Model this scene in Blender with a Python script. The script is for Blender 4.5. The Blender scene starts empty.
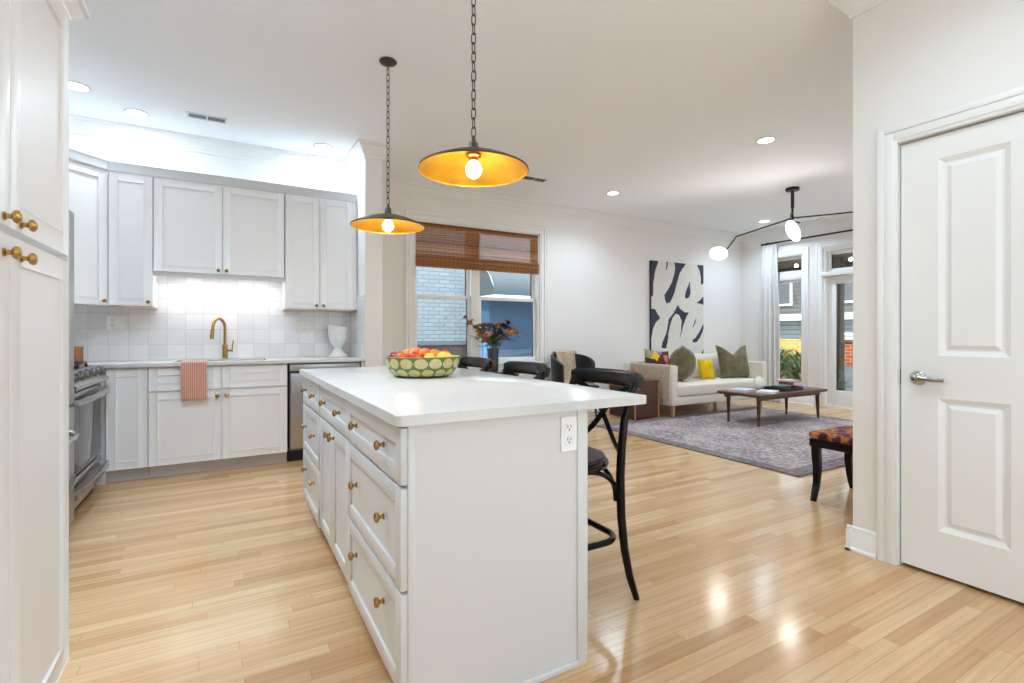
import bpy, bmesh, math, random
from mathutils import Vector, Matrix, Euler
random.seed(7)
S = bpy.context.scene
COL = S.collection
PI = math.pi

# ------------------------------------------------------------------ camera
TH = 0.5191
cd = bpy.data.cameras.new('camera')
cam = bpy.data.objects.new('camera', cd); COL.objects.link(cam)
cam.location = (0, 0, 1.1117)
cam.rotation_euler = (PI / 2, 0, -TH)
cd.sensor_width = 36.0
cd.lens = 500.04 / 1024 * 36.0
cd.shift_y = -(341.5 - 333.88) / 1024
cd.clip_start = 0.05
S.camera = cam

# ------------------------------------------------------------------ world, sun, exposure
w = bpy.data.worlds.new('sky'); S.world = w; w.use_nodes = True
bg = w.node_tree.nodes['Background']
bg.inputs[0].default_value = (0.70, 0.85, 1.0, 1)
bg.inputs[1].default_value = 2.2
sd = bpy.data.lights.new('sun', 'SUN'); sd.energy = 6.0; sd.angle = 0.02; sd.color = (1, 0.88, 0.68)
so = bpy.data.objects.new('sun', sd); COL.objects.link(so)
so.rotation_euler = Vector((0.45, 0.05, -0.89)).to_track_quat('-Z', 'Y').to_euler()
LAMP_W = 8.0          # power of one ceiling downlight
S.view_settings.view_transform = 'Standard'
S.view_settings.look = 'None'
S.view_settings.gamma = 1.0
S.view_settings.exposure = 0.7
S.view_settings.use_curve_mapping = False
S.cycles.use_denoising = True
S.cycles.max_bounces = 12
S.cycles.diffuse_bounces = 10
S.cycles.glossy_bounces = 4
S.cycles.transparent_max_bounces = 16
S.cycles.sample_clamp_indirect = 6.0
S.cycles.caustics_reflective = False
S.cycles.caustics_refractive = False


# ------------------------------------------------------------------ materials
def lin(h):
    """sRGB hex or 0-255 triple to linear"""
    if isinstance(h, str):
        h = [int(h[i:i + 2], 16) for i in (0, 2, 4)]
    return tuple(((c / 255) / 12.92 if c / 255 < 0.04045 else ((c / 255 + 0.055) / 1.055) ** 2.4) for c in h) + (1,)


def mat(name, col, rough=0.5, metal=0.0, spec=0.5, emit=None, estr=0.0, coat=0.0, sheen=0.0, bump=None, var=None):
    m = bpy.data.materials.new(name); m.use_nodes = True
    nt = m.node_tree; b = nt.nodes['Principled BSDF']
    c = lin(col) if not (isinstance(col, tuple) and len(col) == 4) else col
    b.inputs['Base Color'].default_value = c
    b.inputs['Roughness'].default_value = rough
    b.inputs['Metallic'].default_value = metal
    b.inputs['Specular IOR Level'].default_value = spec
    if coat: b.inputs['Coat Weight'].default_value = coat; b.inputs['Coat Roughness'].default_value = 0.1
    if sheen: b.inputs['Sheen Weight'].default_value = sheen
    if emit:
        b.inputs['Emission Color'].default_value = lin(emit); b.inputs['Emission Strength'].default_value = estr
    if var:      # var = (scale, other colour, stretch)
        sc, c2, st = var
        n = noise(nt, sc, st, 4)
        r = nt.nodes.new('ShaderNodeValToRGB')
        r.color_ramp.elements[0].position = 0.35; r.color_ramp.elements[1].position = 0.65
        r.color_ramp.elements[0].color = c; r.color_ramp.elements[1].color = lin(c2)
        nt.links.new(n.outputs[0], r.inputs[0]); nt.links.new(r.outputs[0], b.inputs['Base Color'])
    if bump:     # bump = (scale, strength, stretch)
        n = noise(nt, bump[0], bump[2] if len(bump) > 2 else (1, 1, 1), 3)
        bp = nt.nodes.new('ShaderNodeBump'); bp.inputs['Strength'].default_value = bump[1]; bp.inputs['Distance'].default_value = 0.01
        nt.links.new(n.outputs[0], bp.inputs['Height']); nt.links.new(bp.outputs[0], b.inputs['Normal'])
    return m


def noise(nt, scale, stretch=(1, 1, 1), detail=3):
    tc = nt.nodes.new('ShaderNodeTexCoord'); mp = nt.nodes.new('ShaderNodeMapping')
    mp.inputs['Scale'].default_value = stretch
    nt.links.new(tc.outputs['Object'], mp.inputs[0])
    n = nt.nodes.new('ShaderNodeTexNoise'); n.inputs['Scale'].default_value = scale; n.inputs['Detail'].default_value = detail
    nt.links.new(mp.outputs[0], n.inputs['Vector'])
    return n


def math_node(nt, op, a, b=None, c=None):
    n = nt.nodes.new('ShaderNodeMath'); n.operation = op
    for i, x in enumerate((a, b, c)):
        if x is None: continue
        if isinstance(x, (int, float)): n.inputs[i].default_value = x
        else: nt.links.new(x, n.inputs[i])
    return n.outputs[0]


def ramp(nt, fac, stops):
    r = nt.nodes.new('ShaderNodeValToRGB')
    els = r.color_ramp.elements
    while len(els) < len(stops): els.new(0.5)
    for e, (p, c) in zip(els, stops): e.position = p; e.color = lin(c)
    nt.links.new(fac, r.inputs[0])
    return r.outputs[0]


def floor_material():
    m = bpy.data.materials.new('oak_strip_floor'); m.use_nodes = True
    nt = m.node_tree; b = nt.nodes['Principled BSDF']
    tc = nt.nodes.new('ShaderNodeTexCoord'); sp = nt.nodes.new('ShaderNodeSeparateXYZ')
    nt.links.new(tc.outputs['Object'], sp.inputs[0])
    x, y = sp.outputs[0], sp.outputs[1]
    W, L = 0.0572, 1.05
    yr = math_node(nt, 'DIVIDE', y, W); row = math_node(nt, 'FLOOR', yr); fy = math_node(nt, 'FRACT', yr)
    wn = nt.nodes.new('ShaderNodeTexWhiteNoise'); wn.noise_dimensions = '1D'; nt.links.new(row, wn.inputs['W'])
    xo = math_node(nt, 'ADD', math_node(nt, 'DIVIDE', x, L), math_node(nt, 'MULTIPLY', wn.outputs[0], 7.3))
    # wobble so that boards differ in length
    col = math_node(nt, 'FLOOR', xo); fx = math_node(nt, 'FRACT', xo)
    cb = nt.nodes.new('ShaderNodeCombineXYZ'); nt.links.new(row, cb.inputs[0]); nt.links.new(col, cb.inputs[1])
    wn2 = nt.nodes.new('ShaderNodeTexWhiteNoise'); wn2.noise_dimensions = '2D'; nt.links.new(cb.outputs[0], wn2.inputs['Vector'])
    base = ramp(nt, wn2.outputs[0], [(0.0, (192, 150, 105)), (0.25, (209, 169, 124)), (0.55, (214, 177, 133)), (0.85, (221, 187, 145)), (1.0, (202, 159, 113))])
    # grain
    cg = nt.nodes.new('ShaderNodeCombineXYZ')
    nt.links.new(math_node(nt, 'MULTIPLY', x, 2.2), cg.inputs[0])
    nt.links.new(math_node(nt, 'MULTIPLY', y, 60.0), cg.inputs[1])
    nt.links.new(math_node(nt, 'MULTIPLY', wn2.outputs[0], 50.0), cg.inputs[2])
    gn = nt.nodes.new('ShaderNodeTexNoise'); gn.inputs['Scale'].default_value = 1.0; gn.inputs['Detail'].default_value = 5
    nt.links.new(cg.outputs[0], gn.inputs['Vector'])
    grain = ramp(nt, gn.outputs[0], [(0.3, (234, 222, 208)), (0.6, (255, 255, 255))])
    mx = nt.nodes.new('ShaderNodeMix'); mx.data_type = 'RGBA'; mx.blend_type = 'MULTIPLY'; mx.inputs[0].default_value = 0.75
    nt.links.new(base, mx.inputs[6]); nt.links.new(grain, mx.inputs[7])
    # joints
    e1 = math_node(nt, 'LESS_THAN', math_node(nt, 'MINIMUM', fy, math_node(nt, 'SUBTRACT', 1.0, fy)), 0.018)
    e2 = math_node(nt, 'LESS_THAN', math_node(nt, 'MINIMUM', fx, math_node(nt, 'SUBTRACT', 1.0, fx)), 0.0012)
    e = math_node(nt, 'MULTIPLY', math_node(nt, 'MAXIMUM', e1, e2), 0.42)
    mj = nt.nodes.new('ShaderNodeMix'); mj.data_type = 'RGBA'
    nt.links.new(e, mj.inputs[0]); nt.links.new(mx.outputs[2], mj.inputs[6]); mj.inputs[7].default_value = lin((120, 78, 40))
    nt.links.new(mj.outputs[2], b.inputs['Base Color'])
    rn = noise(nt, 3.0, (1, 1, 1), 3)
    nt.links.new(math_node(nt, 'ADD', math_node(nt, 'MULTIPLY', rn.outputs[0], 0.14), 0.10), b.inputs['Roughness'])
    b.inputs['Specular IOR Level'].default_value = 0.42
    return m


def tile_material():
    m = bpy.data.materials.new('glazed_square_tile'); m.use_nodes = True
    nt = m.node_tree; b = nt.nodes['Principled BSDF']
    tc = nt.nodes.new('ShaderNodeTexCoord'); sp = nt.nodes.new('ShaderNodeSeparateXYZ')
    nt.links.new(tc.outputs['Object'], sp.inputs[0])
    a = math_node(nt, 'DIVIDE', math_node(nt, 'ADD', sp.outputs[0], sp.outputs[1]), 0.134)
    z = math_node(nt, 'DIVIDE', math_node(nt, 'SUBTRACT', sp.outputs[2], 0.885), 0.134)
    ca, cz = math_node(nt, 'FLOOR', a), math_node(nt, 'FLOOR', z)
    fa, fz = math_node(nt, 'FRACT', a), math_node(nt, 'FRACT', z)
    cb = nt.nodes.new('ShaderNodeCombineXYZ'); nt.links.new(ca, cb.inputs[0]); nt.links.new(cz, cb.inputs[1])
    wn = nt.nodes.new('ShaderNodeTexWhiteNoise'); wn.noise_dimensions = '2D'; nt.links.new(cb.outputs[0], wn.inputs['Vector'])
    base = ramp(nt, wn.outputs[0], [(0.0, (224, 225, 227)), (0.5, (234, 234, 235)), (1.0, (242, 242, 242))])
    d = math_node(nt, 'MINIMUM', math_node(nt, 'MINIMUM', fa, math_node(nt, 'SUBTRACT', 1.0, fa)), math_node(nt, 'MINIMUM', fz, math_node(nt, 'SUBTRACT', 1.0, fz)))
    e = math_node(nt, 'LESS_THAN', d, 0.016)
    mj = nt.nodes.new('ShaderNodeMix'); mj.data_type = 'RGBA'
    nt.links.new(math_node(nt, 'MULTIPLY', e, 0.55), mj.inputs[0]); nt.links.new(base, mj.inputs[6]); mj.inputs[7].default_value = lin((190, 190, 190))
    nt.links.new(mj.outputs[2], b.inputs['Base Color'])
    b.inputs['Roughness'].default_value = 0.22
    nb = noise(nt, 9, (1, 1, 1), 2)
    bp = nt.nodes.new('ShaderNodeBump'); bp.inputs['Strength'].default_value = 0.18; bp.inputs['Distance'].default_value = 0.01
    nt.links.new(nb.outputs[0], bp.inputs['Height']); nt.links.new(bp.outputs[0], b.inputs['Normal'])
    return m


def brick_material(name, c1, c2, mortar, axis='XZ', bw=0.22, bh=0.075, rough=0.8):
    m = bpy.data.materials.new(name); m.use_nodes = True
    nt = m.node_tree; b = nt.nodes['Principled BSDF']
    tc = nt.nodes.new('ShaderNodeTexCoord'); sp = nt.nodes.new('ShaderNodeSeparateXYZ'); cb = nt.nodes.new('ShaderNodeCombineXYZ')
    nt.links.new(tc.outputs['Object'], sp.inputs[0])
    nt.links.new(sp.outputs[0 if axis[0] == 'X' else 1], cb.inputs[0]); nt.links.new(sp.outputs[2], cb.inputs[1])
    br = nt.nodes.new('ShaderNodeTexBrick')
    br.inputs['Color1'].default_value = lin(c1); br.inputs['Color2'].default_value = lin(c2); br.inputs['Mortar'].default_value = lin(mortar)
    br.inputs['Scale'].default_value = 1.0; br.inputs['Brick Width'].default_value = bw; br.inputs['Row Height'].default_value = bh; br.inputs['Mortar Size'].default_value = 0.008
    nt.links.new(cb.outputs[0], br.inputs['Vector']); nt.links.new(br.outputs[0], b.inputs['Base Color'])
    b.inputs['Roughness'].default_value = rough
    return m


def stripes(name, c1, c2, axis, period, duty=0.5, rough=0.8, bump=0.0, mixn=0.0):
    m = bpy.data.materials.new(name); m.use_nodes = True
    nt = m.node_tree; b = nt.nodes['Principled BSDF']
    tc = nt.nodes.new('ShaderNodeTexCoord'); sp = nt.nodes.new('ShaderNodeSeparateXYZ')
    nt.links.new(tc.outputs['Object'], sp.inputs[0])
    f = math_node(nt, 'FRACT', math_node(nt, 'DIVIDE', sp.outputs['XYZ'.index(axis)], period))
    s = math_node(nt, 'LESS_THAN', f, duty)
    mj = nt.nodes.new('ShaderNodeMix'); mj.data_type = 'RGBA'
    nt.links.new(s, mj.inputs[0]); mj.inputs[6].default_value = lin(c1); mj.inputs[7].default_value = lin(c2)
    nt.links.new(mj.outputs[2], b.inputs['Base Color']); b.inputs['Roughness'].default_value = rough
    return m


def blind_material():
    m = bpy.data.materials.new('woven_bamboo'); m.use_nodes = True
    nt = m.node_tree; b = nt.nodes['Principled BSDF']
    tc = nt.nodes.new('ShaderNodeTexCoord'); sp = nt.nodes.new('ShaderNodeSeparateXYZ')
    nt.links.new(tc.outputs['Object'], sp.inputs[0])
    zc = math_node(nt, 'DIVIDE', sp.outputs[2], 0.011)
    wn = nt.nodes.new('ShaderNodeTexWhiteNoise'); wn.noise_dimensions = '1D'; nt.links.new(math_node(nt, 'FLOOR', zc), wn.inputs['W'])
    n = noise(nt, 6, (4, 1, 40), 3)
    v = math_node(nt, 'ADD', math_node(nt, 'MULTIPLY', wn.outputs[0], 0.55), math_node(nt, 'MULTIPLY', n.outputs[0], 0.5))
    base = ramp(nt, v, [(0.2, (104, 60, 32)), (0.5, (154, 96, 54)), (0.8, (192, 134, 82))])
    fx = math_node(nt, 'FRACT', math_node(nt, 'DIVIDE', sp.outputs[0], 0.055))
    th = math_node(nt, 'LESS_THAN', fx, 0.09)
    mj = nt.nodes.new('ShaderNodeMix'); mj.data_type = 'RGBA'
    nt.links.new(math_node(nt, 'MULTIPLY', th, 0.6), mj.inputs[0]); nt.links.new(base, mj.inputs[6]); mj.inputs[7].default_value = lin((84, 46, 24))
    nt.links.new(mj.outputs[2], b.inputs['Base Color']); b.inputs['Roughness'].default_value = 0.75
    tr = nt.nodes.new('ShaderNodeBsdfTranslucent'); nt.links.new(mj.outputs[2], tr.inputs[0])
    ms = nt.nodes.new('ShaderNodeMixShader'); ms.inputs[0].default_value = 0.25
    out = nt.nodes['Material Output']
    nt.links.new(b.outputs[0], ms.inputs[1]); nt.links.new(tr.outputs[0], ms.inputs[2])
    # the gaps between the reeds let daylight through
    tp = nt.nodes.new('ShaderNodeBsdfTransparent')
    gz = math_node(nt, 'LESS_THAN', math_node(nt, 'FRACT', zc), 0.07)
    m2 = nt.nodes.new('ShaderNodeMixShader'); nt.links.new(gz, m2.inputs[0])
    nt.links.new(ms.outputs[0], m2.inputs[1]); nt.links.new(tp.outputs[0], m2.inputs[2])
    nt.links.new(m2.outputs[0], out.inputs['Surface'])
    return m


def rug_material():
    m = bpy.data.materials.new('faded_rug'); m.use_nodes = True
    nt = m.node_tree; b = nt.nodes['Principled BSDF']
    n1 = noise(nt, 2.2, (1, 1, 1), 8)
    v = nt.nodes.new('ShaderNodeTexVoronoi'); v.inputs['Scale'].default_value = 26
    tc = nt.nodes.new('ShaderNodeTexCoord'); nt.links.new(tc.outputs['Object'], v.inputs['Vector'])
    n2 = noise(nt, 70, (1, 1, 1), 3)
    f = math_node(nt, 'ADD', math_node(nt, 'MULTIPLY', n1.outputs[0], 0.45), math_node(nt, 'ADD', math_node(nt, 'MULTIPLY', v.outputs['Distance'], 0.35), math_node(nt, 'MULTIPLY', n2.outputs[0], 0.45)))
    base = ramp(nt, f, [(0.36, (76, 66, 70)), (0.5, (124, 112, 115)), (0.62, (158, 147, 147)), (0.75, (186, 174, 170))])
    sp = nt.nodes.new('ShaderNodeSeparateXYZ'); nt.links.new(tc.outputs['Object'], sp.inputs[0])
    # darker border band along the edges
    dx = math_node(nt, 'ABSOLUTE', sp.outputs[0]); dy = math_node(nt, 'ABSOLUTE', sp.outputs[1])
    e1 = math_node(nt, 'GREATER_THAN', dx, 1.42); e2 = math_node(nt, 'GREATER_THAN', dy, 1.09)
    e = math_node(nt, 'MULTIPLY', math_node(nt, 'MAXIMUM', e1, e2), 0.55)
    mj = nt.nodes.new('ShaderNodeMix'); mj.data_type = 'RGBA'
    nt.links.new(e, mj.inputs[0]); nt.links.new(base, mj.inputs[6]); mj.inputs[7].default_value = lin((86, 78, 84))
    nt.links.new(mj.outputs[2], b.inputs['Base Color']); b.inputs['Roughness'].default_value = 0.95
    b.inputs['Specular IOR Level'].default_value = 0.1
    return m


def glass_material():
    m = bpy.data.materials.new('window_glass'); m.use_nodes = True
    nt = m.node_tree; out = nt.nodes['Material Output']
    tp = nt.nodes.new('ShaderNodeBsdfTransparent'); tp.inputs[0].default_value = (0.96, 0.98, 0.98, 1)
    gl = nt.nodes.new('ShaderNodeBsdfGlossy'); gl.inputs['Roughness'].default_value = 0.02
    ms = nt.nodes.new('ShaderNodeMixShader'); ms.inputs[0].default_value = 0.05
    nt.links.new(tp.outputs[0], ms.inputs[1]); nt.links.new(gl.outputs[0], ms.inputs[2]); nt.links.new(ms.outputs[0], out.inputs[0])
    return m


MT = {}
MT['wall'] = mat('wall_paint', (233, 231, 228), 0.6, spec=0.25)
MT['ceil'] = mat('ceiling_paint', (247, 250, 253), 0.7, spec=0.2)
MT['trim'] = mat('trim_paint', (235, 235, 234), 0.32)
MT['cab'] = mat('cabinet_paint', (236, 236, 238), 0.34)
MT['cabrail'] = mat('cabinet_rail_paint', (205, 206, 209), 0.4)
MT['island'] = mat('island_paint', (217, 216, 215), 0.36)
MT['floor'] = floor_material()
MT['tile'] = tile_material()
MT['quartz'] = mat('white_quartz', (216, 215, 214), 0.16, var=(2.0, (208, 207, 206), (1, 1, 1)))
MT['brass'] = mat('brushed_brass', (190, 150, 92), 0.26, 1.0)
MT['antique'] = mat('antique_brass', (150, 112, 64), 0.35, 1.0)
MT['steel'] = mat('stainless_steel', (176, 176, 178), 0.3, 1.0)
MT['steeld'] = mat('dark_steel', (120, 121, 124), 0.35, 1.0)
MT['chrome'] = mat('satin_chrome', (190, 190, 190), 0.18, 1.0)
MT['ovenglass'] = mat('oven_glass', (70, 71, 73), 0.06, spec=0.7)
MT['black'] = mat('black_metal', (22, 22, 24), 0.4)
MT['blackgap'] = mat('black_plastic', (14, 14, 15), 0.5)
MT['iron'] = mat('aged_iron', (84, 79, 75), 0.45, 0.7)
MT['gold'] = mat('gold_leaf', (238, 184, 62), 0.36, 0.8, var=(8, (218, 156, 40), (1, 1, 1)))
MT['bulb'] = mat('lit_bulb', (255, 246, 225), 0.3, emit=(255, 236, 200), estr=22)
MT['lens'] = mat('lit_lens', (255, 255, 255), 0.3, emit=(255, 250, 242), estr=9)
MT['opal'] = mat('lit_opal', (255, 255, 255), 0.3, emit=(255, 251, 245), estr=5)
MT['strip'] = mat('lit_strip', (255, 255, 255), 0.3, emit=(255, 252, 248), estr=2.5)
MT['stoolwood'] = mat('black_lacquered_wood', (14, 12, 12), 0.2, spec=0.22)
MT['seatwood'] = mat('dark_brown_seat', (74, 50, 38), 0.42, spec=0.2, var=(14, (44, 31, 26), (1, 6, 1)))
MT['walnut'] = mat('walnut', (104, 62, 40), 0.35, var=(10, (78, 45, 30), (1, 8, 8)))
MT['paleoak'] = mat('pale_wood_leg', (196, 152, 104), 0.45)
MT['linen'] = mat('cream_linen', (226, 219, 206), 0.9, spec=0.15, bump=(160, 0.12))
MT['linenw'] = mat('white_linen', (230, 228, 224), 0.9, spec=0.15, bump=(160, 0.12))
MT['throw'] = mat('beige_knit', (196, 176, 154), 0.95, spec=0.1, bump=(90, 0.5, (1, 1, 0.3)), var=(30, (180, 159, 137), (1, 1, 1)))
MT['olive'] = mat('olive_velvet', (118, 108, 78), 0.85, spec=0.15, sheen=0.4, var=(9, (92, 84, 58), (1, 1, 1)))
MT['yellow'] = mat('yellow_velvet', (232, 194, 30), 0.85, spec=0.15, var=(12, (206, 164, 16), (1, 1, 1)))
MT['rattan'] = stripes('brown_rattan', (96, 62, 46), (58, 36, 28), 'Z', 0.026, 0.35, 0.6)
MT['rattantrim'] = mat('light_rattan', (172, 122, 82), 0.5)
MT['canvas'] = mat('cream_paint', (226, 220, 208), 0.7, var=(5, (216, 214, 210), (1, 1, 1)))
MT['navy'] = mat('navy_paint', (44, 50, 68), 0.7)
MT['rug'] = rug_material()
MT['blind'] = blind_material()
MT['glass'] = glass_material()
MT['curtain'] = mat('white_curtain', (226, 224, 222), 0.9, spec=0.1)
MT['towel'] = stripes('striped_cotton', (196, 126, 106), (226, 190, 176), 'X', 0.014, 0.35, 0.95)
MT['urn'] = mat('white_ceramic', (232, 230, 228), 0.5, bump=(30, 0.3))
MT['plate'] = mat('white_plastic', (240, 240, 240), 0.3)
MT['slot'] = mat('dark_slot', (60, 60, 62), 0.5)
MT['bowlg'] = mat('green_glaze', (96, 112, 60), 0.3)
MT['bowlc'] = mat('cream_glaze', (204, 194, 142), 0.35, var=(60, (190, 176, 122), (1, 1, 1)))
MT['bowlin'] = mat('pale_green_glaze', (176, 178, 128), 0.35)
MT['red'] = mat('red_peel', (190, 40, 24), 0.3, var=(22, (224, 96, 38), (1, 1, 1)))
MT['crimson'] = mat('crimson_peel', (150, 26, 44), 0.3, var=(22, (190, 60, 50), (1, 1, 1)))
MT['orange'] = mat('orange_peel', (240, 134, 24), 0.4, bump=(180, 0.25))
MT['peach'] = mat('peach_peel', (244, 150, 70), 0.45, var=(18, (226, 84, 44), (1, 1, 1)))
MT['lemon'] = mat('yellow_peel', (246, 200, 66), 0.4, bump=(160, 0.2))
MT['stem'] = mat('brown_stem', (84, 62, 40), 0.7)
MT['vaseglass'] = mat('smoked_glass', (58, 60, 68), 0.08, spec=0.8)
MT['leaf'] = mat('leaf_green', (104, 122, 62), 0.6, var=(20, (76, 98, 50), (1, 1, 1)))
MT['leafb'] = mat('bright_leaf', (96, 142, 26), 0.5, var=(6, (42, 84, 20), (1, 1, 1)))
MT['leather'] = mat('black_leather', (30, 31, 36), 0.4)
MT['white'] = mat('white_gloss', (236, 234, 230), 0.3)
MT['paper'] = mat('page_edges', (226, 220, 208), 0.8)
MT['wood'] = mat('warm_wood', (188, 128, 76), 0.5, var=(12, (164, 104, 58), (6, 1, 1)))


# ------------------------------------------------------------------ mesh builder
class MB:
    def __init__(self):
        self.bm = bmesh.new()

    def _mi(self, verts, mi):
        if mi:
            vs = set(verts)
            for f in self.bm.faces:
                if f.material_index == 0 and all(v in vs for v in f.verts): f.material_index = mi

    def box(self, x0, x1, y0, y1, z0, z1, bev=0.0, seg=2, m=None, mi=0):
        bm = self.bm
        r = bmesh.ops.create_cube(bm, size=1.0)
        vs = r['verts']
        for v in vs:
            v.co = Vector(((x0 + x1) / 2 + v.co.x * (x1 - x0), (y0 + y1) / 2 + v.co.y * (y1 - y0), (z0 + z1) / 2 + v.co.z * (z1 - z0)))
            if m: v.co = m @ v.co
        self._mi(vs, mi)
        if bev > 0:
            es = list({e for v in vs for e in v.link_edges})
            bmesh.ops.bevel(bm, geom=es, offset=bev, segments=seg, profile=0.5, affect='EDGES', clamp_overlap=True)
        return self

    def lathe(self, prof, n=24, m=None, mi=0, cap=True):
        bm = self.bm; rings = []
        for r, z in prof:
            if r < 1e-6:
                p = Vector((0, 0, z)); rings.append([bm.verts.new(m @ p if m else p)])
            else:
                ring = []
                for k in range(n):
                    a = 2 * PI * k / n; p = Vector((r * math.cos(a), r * math.sin(a), z))
                    ring.append(bm.verts.new(m @ p if m else p))
                rings.append(ring)
        for a, b in zip(rings, rings[1:]):
            for k in range(n):
                j = (k + 1) % n
                if len(a) == 1 and len(b) == 1: continue
                if len(a) == 1: f = bm.faces.new((a[0], b[k], b[j]))
                elif len(b) == 1: f = bm.faces.new((a[k], a[j], b[0]))
                else: f = bm.faces.new((a[k], a[j], b[j], b[k]))
                f.material_index = mi
        if cap:
            for ring in (rings[0], rings[-1]):
                if len(ring) > 1:
                    f = bm.faces.new(ring); f.material_index = mi
        return self

    def tube(self, pts, r, n=10, closed=False, mi=0, flat=None, up=None):
        """sweep a round (or flat=(w,h)) section along points"""
        bm = self.bm; P = [Vector(p) for p in pts]; N = len(P)
        rs = r if isinstance(r, (list, tuple)) else [r] * N
        tang = []
        for i in range(N):
            if closed: t = P[(i + 1) % N] - P[i - 1]
            else: t = P[min(i + 1, N - 1)] - P[max(i - 1, 0)]
            tang.append(t.normalized())
        u0 = Vector(up) if up else (Vector((0, 0, 1)) if abs(tang[0].z) < 0.9 else Vector((1, 0, 0)))
        u = (u0 - tang[0] * u0.dot(tang[0])).normalized()
        rings = []
        for i in range(N):
            t = tang[i]
            if up: u = (Vector(up) - t * Vector(up).dot(t)).normalized()
            else: u = (u - t * u.dot(t)).normalized()
            v = t.cross(u)
            ring = []
            for k in range(n):
                a = 2 * PI * k / n
                if flat:
                    ca, sa = math.cos(a), math.sin(a)
                    ex = 0.45
                    cx = math.copysign(abs(ca) ** ex, ca) * flat[0] * rs[i]; sx = math.copysign(abs(sa) ** ex, sa) * flat[1] * rs[i]
                    ring.append(bm.verts.new(P[i] + u * cx + v * sx))
                else:
                    ring.append(bm.verts.new(P[i] + (u * math.cos(a) + v * math.sin(a)) * rs[i]))
            rings.append(ring)
        pairs = list(zip(rings, rings[1:])) + ([(rings[-1], rings[0])] if closed else [])
        for a, b in pairs:
            for k in range(n):
                j = (k + 1) % n
                f = bm.faces.new((a[k], a[j], b[j], b[k])); f.material_index = mi
        if not closed:
            for ring in (rings[0], rings[-1]):
                f = bm.faces.new(ring); f.material_index = mi
        return self

    def prism(self, poly, z0, z1, m=None, mi=0, bev=0.0):
        bm = self.bm
        lo = [bm.verts.new((m @ Vector((x, y, z0))) if m else Vector((x, y, z0))) for x, y in poly]
        hi = [bm.verts.new((m @ Vector((x, y, z1))) if m else Vector((x, y, z1))) for x, y in poly]
        fs = [bm.faces.new(lo), bm.faces.new(hi)]
        for k in range(len(poly)):
            j = (k + 1) % len(poly)
            fs.append(bm.faces.new((lo[k], lo[j], hi[j], hi[k])))
        for f in fs: f.material_index = mi
        if bev:
            es = list({e for v in lo + hi for e in v.link_edges})
            bmesh.ops.bevel(bm, geom=es, offset=bev, segments=2, profile=0.5, affect='EDGES', clamp_overlap=True)
        return self

    def grid(self, fn, nu, nv, thick=0.0, mi=0, closeu=False):
        """fn(u,v) in 0..1 -> point"""
        bm = self.bm
        V = [[bm.verts.new(Vector(fn(i / nu, j / nv))) for j in range(nv + 1)] for i in range(nu + (0 if closeu else 1))]
        fs = []
        for i in range(nu):
            for j in range(nv):
                a = V[i]; b = V[(i + 1) % len(V)]
                f = bm.faces.new((a[j], b[j], b[j + 1], a[j + 1])); f.material_index = mi; fs.append(f)
        if thick:
            bmesh.ops.recalc_face_normals(bm, faces=fs)
            bmesh.ops.solidify(bm, geom=fs, thickness=thick)
        return self

    def sphere(self, c, r, m=None, mi=0, nu=16, nv=10):
        prof = [(math.sin(PI * i / nv), -math.cos(PI * i / nv)) for i in range(nv + 1)]
        sc = r if isinstance(r, (tuple, list)) else (r, r, r)
        mm = Matrix.Translation(c) @ Matrix.Diagonal((sc[0], sc[1], sc[2], 1))
        if m: mm = m @ mm
        return self.lathe(prof, nu, mm, mi, cap=False)

    def build(self, name, mats, parent=None, sharp=38, loc=None, recalc=True):
        bm = self.bm
        bmesh.ops.remove_doubles(bm, verts=bm.verts, dist=1e-6)
        if recalc: bmesh.ops.recalc_face_normals(bm, faces=bm.faces)
        off = Vector((0, 0, 0))
        p = parent
        while p is not None:
            off += p.location; p = p.parent
        if loc is not None: off += Vector(loc)
        if off.length > 0: bmesh.ops.translate(bm, verts=bm.verts, vec=-off)
        me = bpy.data.meshes.new(name); bm.to_mesh(me); bm.free()
        for mm in (mats if isinstance(mats, (list, tuple)) else [mats]):
            me.materials.append(MT[mm] if isinstance(mm, str) else mm)
        if me.polygons:
            me.polygons.foreach_set('use_smooth', [True] * len(me.polygons))
            me.set_sharp_from_angle(angle=math.radians(sharp))
        o = bpy.data.objects.new(name, me); COL.objects.link(o)
        if parent is not None: o.parent = parent
        if loc is not None: o.location = loc
        return o


def thing(name, label, cat, loc=(0, 0, 0), group=None, rz=0.0):
    o = bpy.data.objects.new(name, None); COL.objects.link(o)
    o.empty_display_size = 0.1; o.location = loc; o.rotation_euler.z = rz
    o['label'] = label; o['category'] = cat
    if group: o['group'] = group
    return o


def tag(o, label, cat, group=None, kind=None):
    if label: o['label'] = label
    if cat: o['category'] = cat
    if group: o['group'] = group
    if kind: o['kind'] = kind
    return o


def struct(o, label=None, cat=None):
    o['kind'] = 'structure'
    if label: o['label'] = label
    if cat: o['category'] = cat
    return o


def copy_tree(o, parent=None):
    c = o.copy(); COL.objects.link(c)
    if parent: c.parent = parent
    for ch in list(o.children): copy_tree(ch, c)
    return c


def frame(org, adir, ndir):
    """local (a, n, up) -> world"""
    a = Vector(adir).normalized(); n = Vector(ndir).normalized(); u = Vector((0, 0, 1))
    M = Matrix((a, n, u)).transposed().to_4x4()
    M.translation = Vector(org)
    return M


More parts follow.
